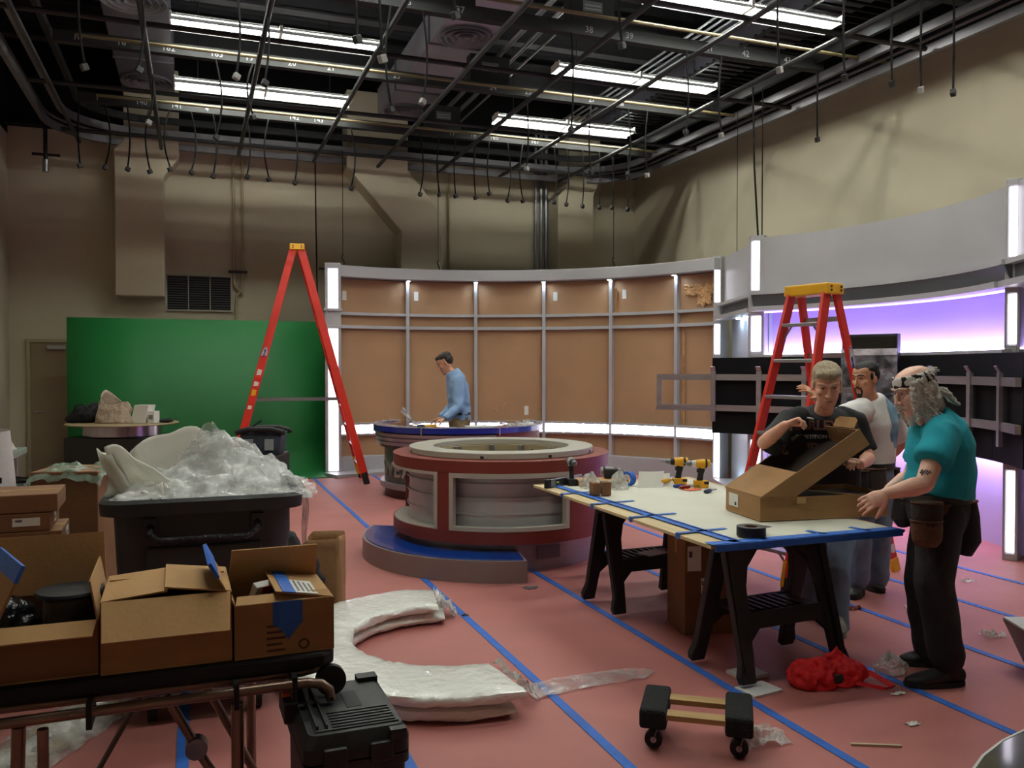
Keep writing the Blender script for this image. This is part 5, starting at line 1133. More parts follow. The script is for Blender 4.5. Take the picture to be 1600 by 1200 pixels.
# ------------------------------------------------------------------ people
from mathutils.bvhtree import BVHTree
SKIN = {}
def skin_mat(name, rgb):
    m = mat(name, rgb, .5, 0, .1, 14, .05, 120); 
    b = m.node_tree.nodes['Principled BSDF']; b.inputs['Subsurface Weight'].default_value = .08; b.inputs['Subsurface Radius'].default_value = (.02,.008,.005); return m
def limb(pts, rad, up=(0,1,0), n=16): return MB().tube(pts, rad, n, up, round_ends=True)
def head_parts(M, jaw=1.0, w=1.0):
    secs = [(-.118,.070,.034,.020),(-.108,.084,.008,.034),(-.088,.088,-.02,.046),(-.065,.089,-.045,.054),(-.045,.090,-.06,.059),(-.02,.087,-.072,.064),(.008,.083,-.082,.068),(.03,.077,-.09,.0695),(.05,.084,-.097,.071),(.075,.082,-.102,.072),(.098,.068,-.098,.068),(.115,.042,-.08,.055),(.126,.005,-.045,.03)]
    n = 26; V = []
    for z, f, bk, hw in secs:
        if z < -.03: hw *= jaw
        yc, hy = (f+bk)/2, (f-bk)/2
        for i in range(n):
            a = 2*pi*i/n; cx = (abs(cos(a))**.85)*(1 if cos(a) >= 0 else -1); sy = (abs(sin(a))**.85)*(1 if sin(a) >= 0 else -1)
            V.append((hw*w*cx, yc+hy*sy, z))
    k = len(secs); b = MB(); b.M = M
    b.add(V, [(i*n+j,i*n+(j+1)%n,(i+1)*n+(j+1)%n,(i+1)*n+j) for i in range(k-1) for j in range(n)] + [tuple(reversed(range(n))), tuple(range((k-1)*n,k*n))])
    def T(pts, r, nn=10): b.tube(pts, r, nn, round_ends=True)
    T([(0,.082,.034),(0,.096,.012),(0,.108,-.012)], [.008,.010,.0125])
    for s in (-1,1):
        b.ell((s*.013,.096,-.017),(.009,.011,.008),10,7)
        T([(s*.006,.086,.050),(s*.032,.081,.054),(s*.056,.060,.046)], [.007,.0085,.006])
        b.ell((s*.042,.056,-.004),(.024,.026,.022),12,8)
        R_ = Matrix.Rotation(s*.35,3,'Z'); b.ell((s*.076*w,-.012,.004),(.009,.020,.031),12,8,R_); b.ell((s*.078*w,-.008,-.02),(.007,.010,.012),10,7)
        b.ell((s*.032,.070,.030),(.0155,.0125,.0115),12,8)      # closed/lowered lids
    b.ell((0,.089,-.046),(.023,.009,.006),12,8); b.ell((0,.086,-.056),(.019,.009,.0065),12,8)
    b.ell((0,.076,-.096),(.020*jaw,.017,.018),12,8)
    return [b]
def face_bits(P, M, skin, brow, lip=(150,84,76), eyes=True):
    """eyebrows, lips and eye slits as separate little meshes under the person"""
    for s in (-1,1):
        b = MB(); b.M = M; b.tube([(s*.012,.0925,.052),(s*.034,.0885,.058),(s*.054,.068,.051)], [(.003,.0045),(.003,.005),(.002,.003)], 8); b.build('eyebrow', brow, P, smooth=60)
        if eyes:
            b = MB(); b.M = M; b.ell((s*.032,.0755,.0275),(.0125,.0085,.0045),12,8); e = b.build('eye', mat('eye_white',(196,186,178),.2), P, smooth=60)
            b = MB(); b.M = M; b.ell((s*.031,.0815,.0268),(.0052,.0035,.0042),10,7); b.build('iris', mat('dark_iris',(38,30,26),.15), e, smooth=60)
            b = MB(); b.M = M; b.tube([(s*.019,.0795,.031),(s*.032,.0842,.0332),(s*.045,.077,.031)], .0022, 6); b.build('lash_line', mat('dark_lash',(46,32,28),.6), P, smooth=60)
    b = MB(); b.M = M; b.tube([(-.021,.0905,-.0505),(-.008,.0985,-.0500),(.008,.0985,-.0500),(.021,.0905,-.0505)], [(.002,.0015),(.006,.0022),(.006,.0022),(.002,.0015)], 8); b.build('lips', mat('lips_%d' % lip[0], lip, .45), P, smooth=60)
def hand_parts(wrist, d, n, side, curl=(.5,.7,.5), sc=1., spread=.0, thumb=(.55,.75,.3)):
    d = Vector(d).normalized(); n = Vector(n); n = (n - d*n.dot(d)).normalized(); t = n.cross(d)*side; w = Vector(wrist); out = []
    out.append(MB().tube([w, w+d*.02*sc, w+d*.055*sc, w+d*.085*sc], [(.026*sc,.019*sc),(.032*sc,.019*sc),(.041*sc,.017*sc),(.038*sc,.013*sc)], 14, n, round_ends=True))
    for off, L, cc in ((.029,.070,.9),(.0097,.078,1.),(-.0097,.073,1.05),(-.0285,.058,1.15)):
        p = w + d*(.083-.05*abs(off))*sc + t*off*sc; P = [p - d*.02*sc, p]; dirn = (d + t*spread*off*20).normalized(); a = 0
        for seg, c in zip((.46,.31,.23), curl):
            a += c*cc; v = dirn*cos(a) + n*sin(a); p = p + v*(L*seg*sc*1.05); P.append(p)
        out.append(MB().tube(P, [.0092*sc,.0093*sc,.0085*sc,.0078*sc,.0062*sc], 9, n, round_ends=True))
    p = w + d*.022*sc + t*.022*sc; P = [p]; v = (d*thumb[0] + t*thumb[1] + n*thumb[2]).normalized()
    for seg, k in ((.042,0),(.032,.3),(.024,.35)):
        v = (v + d*k*.6 + n*k*.5).normalized(); p = p + v*seg*sc; P.append(p)
    out.append(MB().tube(P, [.016*sc,.0125*sc,.0105*sc,.0075*sc], 9, n, round_ends=True))
    return out
def HM(pos, yaw, pitch=0., roll=0., sc=1.):
    """head frame: yaw 0 looks away from the camera (+y), 180 toward it; positive pitch looks down"""
    return Matrix.Translation(pos) @ Matrix.Rotation(radians(yaw),4,'Z') @ Matrix.Rotation(radians(-pitch),4,'X') @ Matrix.Rotation(radians(roll),4,'Y') @ Matrix.Scale(sc,4)
def fold(amp, s, seed, sq=(1,1,1.)):
    def f(p):
        q = Vector((p.x*sq[0],p.y*sq[1],p.z*sq[2])); a = 1-abs(nz(q,s,seed))*2.2; c = nz(q,s*2.3,seed+4)
        return amp*(a*.6+c*.5)
    return f
def V(*a): return Vector(a)
def shoe(P, ankle, toe, m_up, m_sole, h=.1, wd=.048):
    a, t = Vector((ankle[0],ankle[1],0)), Vector((toe[0],toe[1],0)); d = (t-a).normalized(); heel = a - d*.075; L = (t-heel).length
    q = lambda f, z: heel + d*L*f + V(0,0,z)
    me = remesh([MB().tube([q(.06,.055),q(.3,.058),q(.55,.045),q(.8,.036),q(.95,.032)], [(.034,.045),(.037,.05),(wd,.04),(wd,.031),(.032,.024)], 16, (0,0,1), round_ends=True),
                 MB().tube([q(.2,.06),q(.22,h)], [.042,.044], 14, d, round_ends=True)], .008, 3)
    for v in me.vertices: v.co.z = max(v.co.z, .012)
    o = mesh_obj('shoe', me, m_up, P)
    b = MB(); n = 24; x = d.cross(V(0,0,1)); ring = []
    for i in range(n):
        an = 2*pi*i/n; f = .5+.53*cos(an); ww = wd*1.08*abs(sin(an))**.7*(1 if sin(an) > 0 else -1)*(.8+.2*f); ring.append(heel + d*L*f + x*ww)
    b.add([(p.x,p.y,0) for p in ring]+[(p.x,p.y,.026) for p in ring], [tuple(reversed(range(n))),tuple(range(n,2*n))]+[(i,(i+1)%n,n+(i+1)%n,n+i) for i in range(n)]); b.build('sole', m_sole, o, bevel=.003)
    for k in range(3):
        c = q(.5+.09*k,.088-.012*k); b = MB(); b.tube([c-x*.03+V(0,0,-.012), c+V(0,0,.003), c+x*.03+V(0,0,-.012)], .003, 6); b.build('lace', m_paper if m_sole.name.startswith('white') else m_tool, o)
    return o
def project(P, shirt, me, M, F, mm, name, off=.004):
    """lay a flat print onto the cloth along direction -F"""
    bv = BVHTree.FromPolygons([v.co for v in shirt.data.vertices], [p.vertices for p in shirt.data.polygons])
    F = Vector(F).normalized(); ok = True
    for v in me.vertices:
        p = M @ v.co; h = bv.ray_cast(p + F*.35, -F, .7)
        v.co = (h[0] + F*off) if h[0] is not None else p
    me.materials.clear(); me.materials.append(mm); o = put(name, me, shirt); return o
def print_text(P, shirt, s, size, c, F, mm, name='shirt_lettering', tilt=0., **k):
    me = text_mesh(s, size, 0., **k); bm = bmesh.new(); bm.from_mesh(me); bmesh.ops.triangulate(bm, faces=bm.faces[:]); bmesh.ops.subdivide_edges(bm, edges=[e for e in bm.edges if e.calc_length() > .02], cuts=1); bm.to_mesh(me); bm.free()
    F = Vector(F).normalized(); up = V(0,0,1); r = up.cross(F).normalized(); u2 = F.cross(r)*-1; u2 = up
    M = Matrix(((r.x,u2.x,F.x,c[0]),(r.y,u2.y,F.y,c[1]),(r.z,u2.z,F.z,c[2]),(0,0,0,1))) @ Matrix.Rotation(tilt,4,'Z')
    return project(P, shirt, me, M, F, mm, name)
m_jean = mat('faded_denim', (112,130,156), .85, 0, .22, 7, .25, 160)
m_belt = mat('dark_belt_leather', (34,26,22), .5, 0, .15, 12)
m_wboot = mat('black_boot_leather', (20,19,19), .55, 0, .2, 12); m_sole = mat('black_rubber_sole', (24,23,23), .8)

# ---------- man in the black T-shirt
PA = thing('person','man with short grey hair in a black T-shirt looking into the carton','person',(4.14,4.78,0),CR)
sk = skin_mat('skin_ruddy', (236,176,150))
FA = V(-.29,-.96,0); LA = V(-.96,.29,0)   # facing, and toward his right side on the left of the picture
MA = HM(V(-0.177,-0.447,1.581), 168, 26, 2, 1.1)
sh, el, wr = V(-0.365,-0.317,1.354), V(-0.598,-0.507,1.223), V(-0.511,-0.667,1.348)
sl, ell_, wl_ = V(0.089,-0.217,1.357), V(0.154,-0.307,1.104), V(-0.003,-0.567,1.091)
hands = hand_parts(wr, V(-0.414,-0.707,1.398)-Vector(wr), (.35,-.35,-.85), -1, (.9,.95,.6), 1.02, thumb=(.8,.25,.45))
hands2 = hand_parts(wl_, V(-0.108,-0.667,1.150)-Vector(wl_), (-.4,-.3,-.8), 1, (.8,.9,.6), 1.05, thumb=(.85,.3,.4))
body = head_parts(MA, 1.05, 1.03) + [limb([V(-0.163,-0.387,1.479), V(-0.154,-0.317,1.384), V(-0.137,-0.247,1.209)], [.056,.062,.1], FA),
    limb([sh, (Vector(sh)+Vector(el))/2, el], [.052,.05,.043]), limb([el, Vector(el).lerp(Vector(wr),.3), wr], [.043,.046,(.030,.025)]),
    limb([sl, (Vector(sl)+Vector(ell_))/2, ell_], [.052,.05,.043]), limb([ell_, Vector(ell_).lerp(Vector(wl_),.3), wl_], [.043,.046,(.030,.025)]),
    limb([V(-0.137,-0.247,1.209), V(-0.015,-0.047,0.971), V(0.033,0.023,0.738)], [(.12,.09),(.12,.09),(.12,.1)], FA)] + hands + hands2
mesh_obj('body', remesh(body, .0045, 3, .5), sk, PA)
gh = mat('grey_blond_hair', (178,160,132), .55, 0, .25, 18, .6, 70, stretch=(6,1,1))
face_bits(PA, MA, sk, mat('grey_brow',(190,160,134),.8), (168,92,84))
b = MB(); b.M = MA
b.ell((0,-.022,.078),(.083,.104,.064),20,12); b.ell((0,-.048,.03),(.082,.075,.082),18,12); b.ell((.02,.05,.108),(.055,.04,.026),14,8); b.ell((-.03,.045,.108),(.04,.04,.024),14,8)
for s in (-1,1): b.ell((s*.069,.012,.03),(.012,.022,.03),10,8)
mesh_obj('hair', remesh([b], .006, 2, .5, lambda p: .004*turb(p,45,2)), gh, PA)
shirtA = [MB().tube([V(0.042,0.023,0.693), V(0.025,0.003,0.831), V(-0.046,-0.107,1.044), V(-0.133,-0.237,1.251), V(-0.159,-0.297,1.357), V(-0.165,-0.337,1.414)], [(.205,.15),(.20,.145),(.205,.14),(.24,.15),(.205,.12),(.09,.085)], 28, FA, round_ends=False),
    MB().tube([V(-0.277,-0.307,1.362), V(-0.372,-0.327,1.342), V(-0.492,-0.427,1.258), V(-0.548,-0.477,1.200)], [.09,.086,.086,.09], 20), MB().tube([V(-0.025,-0.267,1.360), V(0.093,-0.217,1.335), V(0.128,-0.237,1.208), V(0.145,-0.247,1.141)], [.09,.086,.084,.088], 20)]
sA = mesh_obj('t_shirt', remesh(shirtA, .011, 6, .5, fold(.013,5.5,1,(1,1,.8))), mat('black_cotton', (24,25,30), .85, 0, .15, 8, .2, 200), PA)
ink1 = mat('faded_brown_ink', (122,84,74), .8, 0, .2, 20); ink2 = mat('pale_grey_ink', (190,190,190), .8, 0, .15, 20)
c0 = V(-0.253,-0.567,1.333)
print_text(PA, sA, 'HARLEY', .085, V(-0.294,-0.567,1.325), FA, ink1, bold=.003); print_text(PA, sA, 'COMPETITION RE', .034, V(-0.298,-0.567,1.249), FA, ink2, tilt=.04, bold=.0015); print_text(PA, sA, 'DAVIDSON', .08, V(-0.290,-0.567,1.176), FA, ink1, bold=.003)
jeA = [MB().tube([V(0.022,-0.007,0.854), V(0.029,0.013,0.740), V(0.029,0.013,0.642)], [(.17,.13),(.175,.135),(.15,.12)], 24, FA, round_ends=True)]
for hp, kn, an in ((V(0.107,-0.027,0.702),V(-0.048,-0.327,0.353),V(-0.083,-0.407,-0.002)), (V(-0.038,0.073,0.685),V(-0.114,-0.087,0.339),V(-0.135,-0.047,0.007))):
    jeA.append(MB().tube([hp, Vector(hp).lerp(Vector(kn),.5), kn, Vector(kn).lerp(Vector(an),.5), an], [(.095,.1),.088,.074,.07,.068], 20, FA, round_ends=True))
mesh_obj('jeans', remesh(jeA, .011, 4, .5, fold(.011,7,3,(1,1,.7))), m_jean, PA)
mg = mat('grey_sneaker', (130,126,118), .8, 0, .25, 16, .3, 60)
def flo(p): return (p[0],p[1],0)
shoe(PA, V(-0.083,-0.407,-0.002), V(-0.140,-0.617,-0.009), mg, mat('white_sneaker_sole',(170,166,158),.7)); shoe(PA, V(-0.135,-0.047,0.007), V(-0.256,-0.197,-0.010), mg, MATS['white_sneaker_sole'])
tag(MB().tube([V(-0.398,-0.727,1.395), V(-0.373,-0.767,1.390)], .006, 8).build('small_screw', m_dgrey, None, smooth=40), 'small grey part held in the black-shirted man\'s raised fingers', 'part')
bpy.data.objects['small_screw'].parent = None; bpy.data.objects['small_screw'].location = (4.14,4.78,0); bpy.data.objects['small_screw'].rotation_euler = (0,0,CR)

# ---------- man in the teal T-shirt with headband
PB = thing('person','man with zebra headband and long grey curls in a teal T-shirt and tool belt','person',(3.83,3.56,0),CR)
sk2 = skin_mat('skin_pink', (240,190,168))
FB = V(-1,-.05,0)
MBh = HM(V(-0.152,-0.056,1.565), 92, 24, 0, 1.08)
shn, eln, wrn = V(-0.081,-0.216,1.361), V(-0.223,-0.316,1.103), V(-0.413,-0.316,1.054)
shf, elf, wrf = V(0.056,0.184,1.346), V(-0.004,0.304,1.063), V(-0.185,0.184,1.002)
handn = hand_parts(wrn, V(-0.527,-0.306,1.000)-Vector(wrn), (-.25,.75,-.6), -1, (.25,.45,.4), 1.08, .25, thumb=(.7,.6,.25))
handf = hand_parts(wrf, V(-0.360,0.044,0.972)-Vector(wrf), (-.2,-.5,-.8), 1, (.3,.5,.4), 1.05, .2)
bodyB = head_parts(MBh, 1.0, 1.0) + [limb([V(-0.120,-0.046,1.488), V(-0.066,-0.036,1.421), V(-0.021,-0.016,1.297)], [.058,.066,.1], FB),
    limb([shn, Vector(shn).lerp(Vector(eln),.5), eln], [.055,.054,.046]), limb([eln, Vector(eln).lerp(Vector(wrn),.3), Vector(eln).lerp(Vector(wrn),.75), wrn], [.046,.05,.036,(.032,.026)]),
    limb([shf, Vector(shf).lerp(Vector(elf),.5), elf], [.055,.054,.046]), limb([elf, Vector(elf).lerp(Vector(wrf),.3), wrf], [.046,.05,(.032,.026)]),
    limb([V(-0.021,-0.016,1.297), V(0.017,0.004,1.119), V(0.010,0.004,0.943)], [(.12,.09),(.12,.1),(.12,.1)], FB)] + handn + handf
mesh_obj('body', remesh(bodyB, .0045, 3, .5), sk2, PB)
wh = milky('white_grey_hair', (236,233,226), .5, .3, 90)
face_bits(PB, MBh, sk2, mat('white_brow',(190,184,174),.8), (170,104,96))
# curls: one mesh of coiled locks hanging from the band line to the collar
b = MB(); rr = random.Random(3)
for i in range(230):
    side = rr.choice([-1,1]); a = rr.uniform(-.15,1.0)      # 0 at temple .. 1 at nape
    ang = radians(20 + 160*a) if a > 0 else radians(12)
    x = side*.080*cos(radians(-20+110*max(a,0))); y = .03 - .125*max(a,0)
    p = Vector((x*(1+.12*rr.random()), y, .05 + rr.uniform(-.02,.03))); L = rr.uniform(.13,.22)*(.75 if a < .15 else 1.); P_ = []
    ph = rr.uniform(0,6.28); rad = rr.uniform(.006,.013); tw = rr.uniform(14,24); outw = Vector((x*.5,-.25*max(a,.2),0))
    for k in range(13):
        f = k/12; bulge = sin(pi*min(1,f*1.1))*.035
        P_.append(p + outw*(f*.12+bulge*.7) + Vector((rad*cos(ph+tw*f), rad*sin(ph+tw*f)-.03*f*max(a,.1)+.05*f, -L*f)))
    b2 = MB(); b2.tube([tuple(q) for q in P_], [.006+.003*sin(3*k/12) for k in range(13)], 5); b.add([tuple(MBh @ Vector(v)) for v in b2.v], b2.f)
b.build('hair', wh, PB, smooth=60)
base = MB(); base.M = MBh; base.ell((0,-.045,.01),(.080,.068,.085),18,12); base.ell((0,-.06,-.06),(.068,.045,.07),16,10)
mesh_obj('hair_base', remesh([base], .008, 2, .5, lambda p: .007*turb(p,40,2)), wh, PB)
b = MB(); rr = random.Random(8)
for i in range(220):      # thin halo of fluff over the bald crown and a ponytail knot
    a = rr.uniform(0,2*pi); r0_ = rr.uniform(.0,.07); p = Vector((r0_*cos(a), -.02+r0_*sin(a)*1.2, .118-.5*r0_)); d = Vector((cos(a)*.4,-.8+sin(a)*.3,rr.uniform(.1,.6))).normalized(); P_ = [p + d*.05*f + Vector((0,0,-.03*f*f)) for f in (0,.5,1.)]
    b2 = MB(); b2.tube([tuple(q) for q in P_], .0016, 4); b.add([tuple(MBh @ Vector(v)) for v in b2.v], b2.f)
b.build('crown_fluff', wh, PB, smooth=60); b = MB()
for i in range(40):
    ph = rr.uniform(0,6.28); p = Vector((rr.uniform(-.02,.02),-.14,-.045)); P_ = [p + Vector((.02*cos(ph+f*9), -.025*f+.012*sin(ph+9*f), -.085*f+.014*cos(ph+8*f))) for f in [k/9 for k in range(10)]]
    b2 = MB(); b2.tube([tuple(q) for q in P_], .005, 5); b.add([tuple(MBh @ Vector(v)) for v in b2.v], b2.f)
b.build('ponytail', wh, PB, smooth=60)
zm = bpy.data.materials.new('zebra_fabric'); zm.use_nodes = True; MATS['zebra_fabric'] = zm; nt = zm.node_tree
tc_ = nt.nodes.new('ShaderNodeTexCoord'); wv_ = nt.nodes.new('ShaderNodeTexWave'); wv_.inputs['Scale'].default_value = 9; wv_.inputs['Distortion'].default_value = 7; wv_.inputs['Detail'].default_value = 1.; wv_.inputs['Detail Scale'].default_value = 1.6; wv_.bands_direction = 'DIAGONAL'
cr_ = nt.nodes.new('ShaderNodeValToRGB'); cr_.color_ramp.interpolation = 'CONSTANT'; cr_.color_ramp.elements[0].color = (.012,.012,.012,1); cr_.color_ramp.elements[1].color = (.72,.70,.66,1); cr_.color_ramp.elements[1].position = .38
nt.links.new(tc_.outputs['Object'], wv_.inputs['Vector']); nt.links.new(wv_.outputs['Fac'], cr_.inputs[0]); nt.links.new(cr_.outputs[0], nt.nodes['Principled BSDF'].inputs['Base Color']); nt.nodes['Principled BSDF'].inputs['Roughness'].default_value = .8
b = MB(); b.M = MBh @ Matrix.Rotation(radians(8),4,'X'); n = 36
ring = [(.0775*cos(2*pi*i/n), -.008+.098*sin(2*pi*i/n)) for i in range(n)]
b.add([(x*k,y*k,z) for z,k in ((.045,1.),(.05,1.03),(.066,1.035),(.088,1.02),(.1,.965)) for x,y in ring], [(j*n+i,j*n+(i+1)%n,(j+1)*n+(i+1)%n,(j+1)*n+i) for j in range(4) for i in range(n)])
hb = b.build('headband', zm, PB, smooth=60, solid=.004)
b = MB(); b.M = MBh; b.tube([(.02,-.105,.055),(.035,-.125,.03),(.03,-.14,.0)],[(.012,.004),(.01,.004),(.004,.002)],8); b.build('headband_knot', zm, PB, smooth=60)
b = MB(); b.M = MBh
for s in (-1,1):
    b.tube([(s*.032+.022*cos(2*pi*i/20), .097-.012*abs(cos(2*pi*i/20)), .022+.016*sin(2*pi*i/20)) for i in range(21)], .0014, 5); b.tube([(s*.054,.09,.025),(s*.072,.04,.028),(s*.078,-.01,.022)], .0014, 5)
b.tube([(-.01,.1,.026),(0,.103,.029),(.01,.1,.026)], .0014, 5); b.build('glasses', m_steel, PB, smooth=60)
b = MB(); rr = random.Random(4)
for i in range(90):
    a = rr.uniform(-1.,1.); p = Vector((.05*a, .082-.03*a*a, -.088+.03*a*a-rr.uniform(0,.02))); P_ = [p + Vector((rr.uniform(-.006,.006)*k, .004*k, -.014*k)) for k in range(4)]
    b2 = MB(); b2.tube([tuple(q) for q in P_], [.004,.004,.003,.0015], 5); b.add([tuple(MBh @ Vector(v)) for v in b2.v], b2.f)
b.build('beard', wh, PB, smooth=60); b = MB()
for i in range(50):
    a = rr.uniform(-1.,1.); p = Vector((.03*a, .097-.01*a*a, -.034)); P_ = [p + Vector((.006*a*k, .0, -.006*k)) for k in range(3)]
    b2 = MB(); b2.tube([tuple(q) for q in P_], [.003,.003,.0015], 5); b.add([tuple(MBh @ Vector(v)) for v in b2.v], b2.f)
b.build('moustache', wh, PB, smooth=60)
shirtB = [MB().tube([V(0.010,0.004,1.007), V(0.017,0.004,1.056), V(0.024,0.004,1.137), V(0.012,-0.006,1.279), V(-0.007,-0.016,1.374), V(-0.059,-0.036,1.438)], [(.182,.176),(.184,.174),(.18,.162),(.205,.16),(.18,.125),(.08,.085)], 28, FB, round_ends=False),
    MB().tube([V(-0.040,-0.096,1.366), V(-0.070,-0.196,1.346), V(-0.134,-0.256,1.271), V(-0.175,-0.286,1.215)], [.09,.09,.088,.092], 20), MB().tube([V(0.021,0.084,1.360), V(0.051,0.174,1.332), V(0.034,0.244,1.215), V(0.026,0.274,1.153)], [.09,.088,.085,.088], 20)]
mesh_obj('t_shirt', remesh(shirtB, .010, 6, .5, fold(.013,5.,6,(1,1,.8))), mat('teal_cotton', (18,158,176), .85, 0, .1, 6, .2, 200), PB)
trB = [MB().tube([V(0.003,0.004,1.031), V(0.003,0.004,0.943), V(0.003,0.004,0.855)], [(.165,.15),(.17,.155),(.15,.14)], 24, FB, round_ends=True)]
for hp, kn, an in ((V(-0.020,-0.096,0.925),V(-0.091,-0.156,0.562),V(-0.011,-0.146,0.157)), (V(0.039,0.104,0.891),V(-0.026,0.104,0.514),V(0.054,0.164,0.081))):
    trB.append(MB().tube([hp, Vector(hp).lerp(Vector(kn),.5), kn, Vector(kn).lerp(Vector(an),.5), an], [(.10,.115),.105,.095,.09,.088], 20, FB, round_ends=True))
mesh_obj('trousers', remesh(trB, .011, 4, .5, fold(.013,6,9,(1,1,.6))), mat('black_work_cloth', (28,27,30), .85, 0, .2, 8, .3, 140), PB)
shoe(PB, V(0.003,-0.146,0.150), V(-0.238,-0.166,0.157), m_wboot, m_sole, .13, .055); shoe(PB, V(0.054,0.164,0.081), V(-0.104,0.184,0.074), m_wboot, m_sole, .13, .055)
m_lea = mat('brown_suede', (92,62,44), .85, 0, .25, 14, .4, 80); m_lead = mat('dark_tool_leather', (42,34,30), .7, 0, .25, 14, .3, 80)
belt = MB().tube([V(0.003,0.004,1.010), V(0.003,0.004,0.972)], [(.182,.168),(.184,.17)], 30, FB); belt.build('tool_belt', m_belt, PB, smooth=50)
def pouch(P, c, F, w_, h_, dp, m, name='tool_pouch', flap=None):
    F = Vector(F).normalized(); r = F.cross(V(0,0,1)); c = Vector(c)
    b = MB(); b.M = Matrix(((r.x,F.x,0,c.x),(r.y,F.y,0,c.y),(0,0,1,c.z),(0,0,0,1)))
    b.tube([(0,0,0),(0,.0,-h_*.3),(0,.012,-h_*.75),(0,0,-h_)], [(w_*.48,dp*.5),(w_*.5,dp*.62),(w_*.46,dp*.6),(w_*.34,dp*.35)], 18, (0,1,0), round_ends=False)
    o = b.build(name, m, P, smooth=50, bevel=.004)
    b = MB(); b.M = Matrix(((r.x,F.x,0,c.x),(r.y,F.y,0,c.y),(0,0,1,c.z),(0,0,0,1))); b.tube([(w_*.49*cos(a),dp*.52*sin(a),.0) for a in [2*pi*i/20 for i in range(21)]], .006, 6); b.build('pouch_rim', m_lea, o)
    return o
po = pouch(PB, V(-0.156,-0.206,0.991), (-.25,-1,0), .16, .2, .09, m_lead); pouch(PB, V(-0.166,-0.226,0.897), (-.25,-1,0), .16, .13, .07, m_lea); pouch(PB, V(-0.047,-0.176,0.973), (.2,-1,0), .07, .32, .04, m_lea, 'hammer_loop')
pouch(PB, V(0.165,0.044,0.965), (1,-.2,0), .17, .3, .14, mat('black_nylon',(20,20,22),.8,0,.2,20,.3,90), 'rear_pouch'); pouch(PB, V(-0.098,0.174,0.960), (-1,.1,0), .16, .16, .1, m_lead, 'front_pouch')
b = MB(); c_ = V(-0.213,-0.296,1.236); tm = mat('tattoo_ink', (52,54,58), .6, 0, .3, 30)
ar = Vector(eln)-Vector(shn); bodyobj = [o for o in bpy.data.objects if o.parent == PB and o.name.startswith('body')][0]
me = bpy.data.meshes.new('tattoo'); me.from_pydata([((i/10-.5)*.05, (j/6-.5)*.022*(1+.5*sin(i*1.3)), 0) for i in range(11) for j in range(7)], [], [(i*7+j,(i+1)*7+j,(i+1)*7+j+1,i*7+j+1) for i in range(10) for j in range(6) if (i*3+j*5) % 7 > 1])
Fx = V(-.1,-1,.1).normalized(); c_ = V(-0.228,-0.346,1.169)
project(PB, bodyobj, me, Matrix(((1,0,0,c_[0]),(0,0,-1,c_[1]),(0,1,0,c_[2]),(0,0,0,1))), Fx, tm, 'tattoo', .0018)
b = MB(); b.tube([V(-0.175,-0.126,1.461), V(-0.120,-0.146,1.451), V(-0.027,-0.056,1.457)], .004, 6); b.build('neck_cord', m_black, PB)

# ---------- man in the white T-shirt by the ladder
PC = thing('person','dark-haired man with goatee in a white T-shirt reaching past the ladder','person',(4.86,5.1,0),CR)
sk3 = skin_mat('skin_tan', (212,154,122))
FC = V(-.72,.69,0)
MCh = HM(V(-0.160,-0.199,1.610), 118, 12, 0, 1.0)
s1, e1, w1 = V(-0.266,-0.299,1.375), V(-0.518,-0.499,1.363), V(-0.650,-0.579,1.492)
s2, e2, w2 = V(0.127,0.021,1.333), V(0.251,0.121,1.105), V(0.177,0.271,0.939)
h1 = hand_parts(w1, V(-0.724,-0.599,1.554)-Vector(w1), (-.1,.5,-.8), -1, (.3,.35,.2), 1.05, .5, thumb=(.5,.8,-.1)); h2 = hand_parts(w2, V(-.5,.6,-.4), (0,0,-1), 1, (.5,.6,.4))
bodyC = head_parts(MCh, 1.02, 1.0) + [limb([V(-0.134,-0.159,1.534), V(-0.079,-0.119,1.447), V(-0.051,-0.099,1.292)], [.056,.064,.1], FC),
    limb([s1, Vector(s1).lerp(Vector(e1),.5), e1], [.052,.05,.043]), limb([e1, Vector(e1).lerp(Vector(w1),.3), w1], [.043,.045,(.03,.025)]), limb([s2, Vector(s2).lerp(Vector(e2),.5), e2], [.052,.05,.043]), limb([e2, Vector(e2).lerp(Vector(w2),.3), w2], [.043,.045,(.03,.025)]),
    limb([V(-0.051,-0.099,1.292), V(-0.038,-0.079,1.041), V(-0.047,-0.079,0.882)], [(.12,.09),(.12,.1),(.12,.1)], FC)] + h1 + h2
mesh_obj('body', remesh(bodyC, .0048, 3, .5), sk3, PC)
dk = mat('black_hair', (18,15,14), .65, 0, .2, 20, .5, 80); face_bits(PC, MCh, sk3, dk, (140,84,72))
b = MB(); b.M = MCh; b.ell((0,-.028,.082),(.079,.102,.055),20,12); b.ell((0,-.055,.035),(.079,.066,.075),18,12)
for s in (-1,1): b.ell((s*.069,.004,.03),(.010,.018,.03),10,8)
mesh_obj('hair', remesh([b], .0065, 2, .5, lambda p: .002*turb(p,60,2)), dk, PC)
b = MB(); b.M = MCh; b.ell((0,.083,-.098),(.024,.014,.022),12,8); b.tube([(-.027,.083,-.062),(-.026,.09,-.042),(0,.1015,-.034),(.026,.09,-.042),(.027,.083,-.062)], [.006,.006,.005,.006,.006], 8); b.tube([(-.027,.083,-.062),(-.022,.084,-.09)], .007, 8, round_ends=True); b.tube([(.027,.083,-.062),(.022,.084,-.09)], .007, 8, round_ends=True); b.build('goatee', dk, PC, smooth=60)
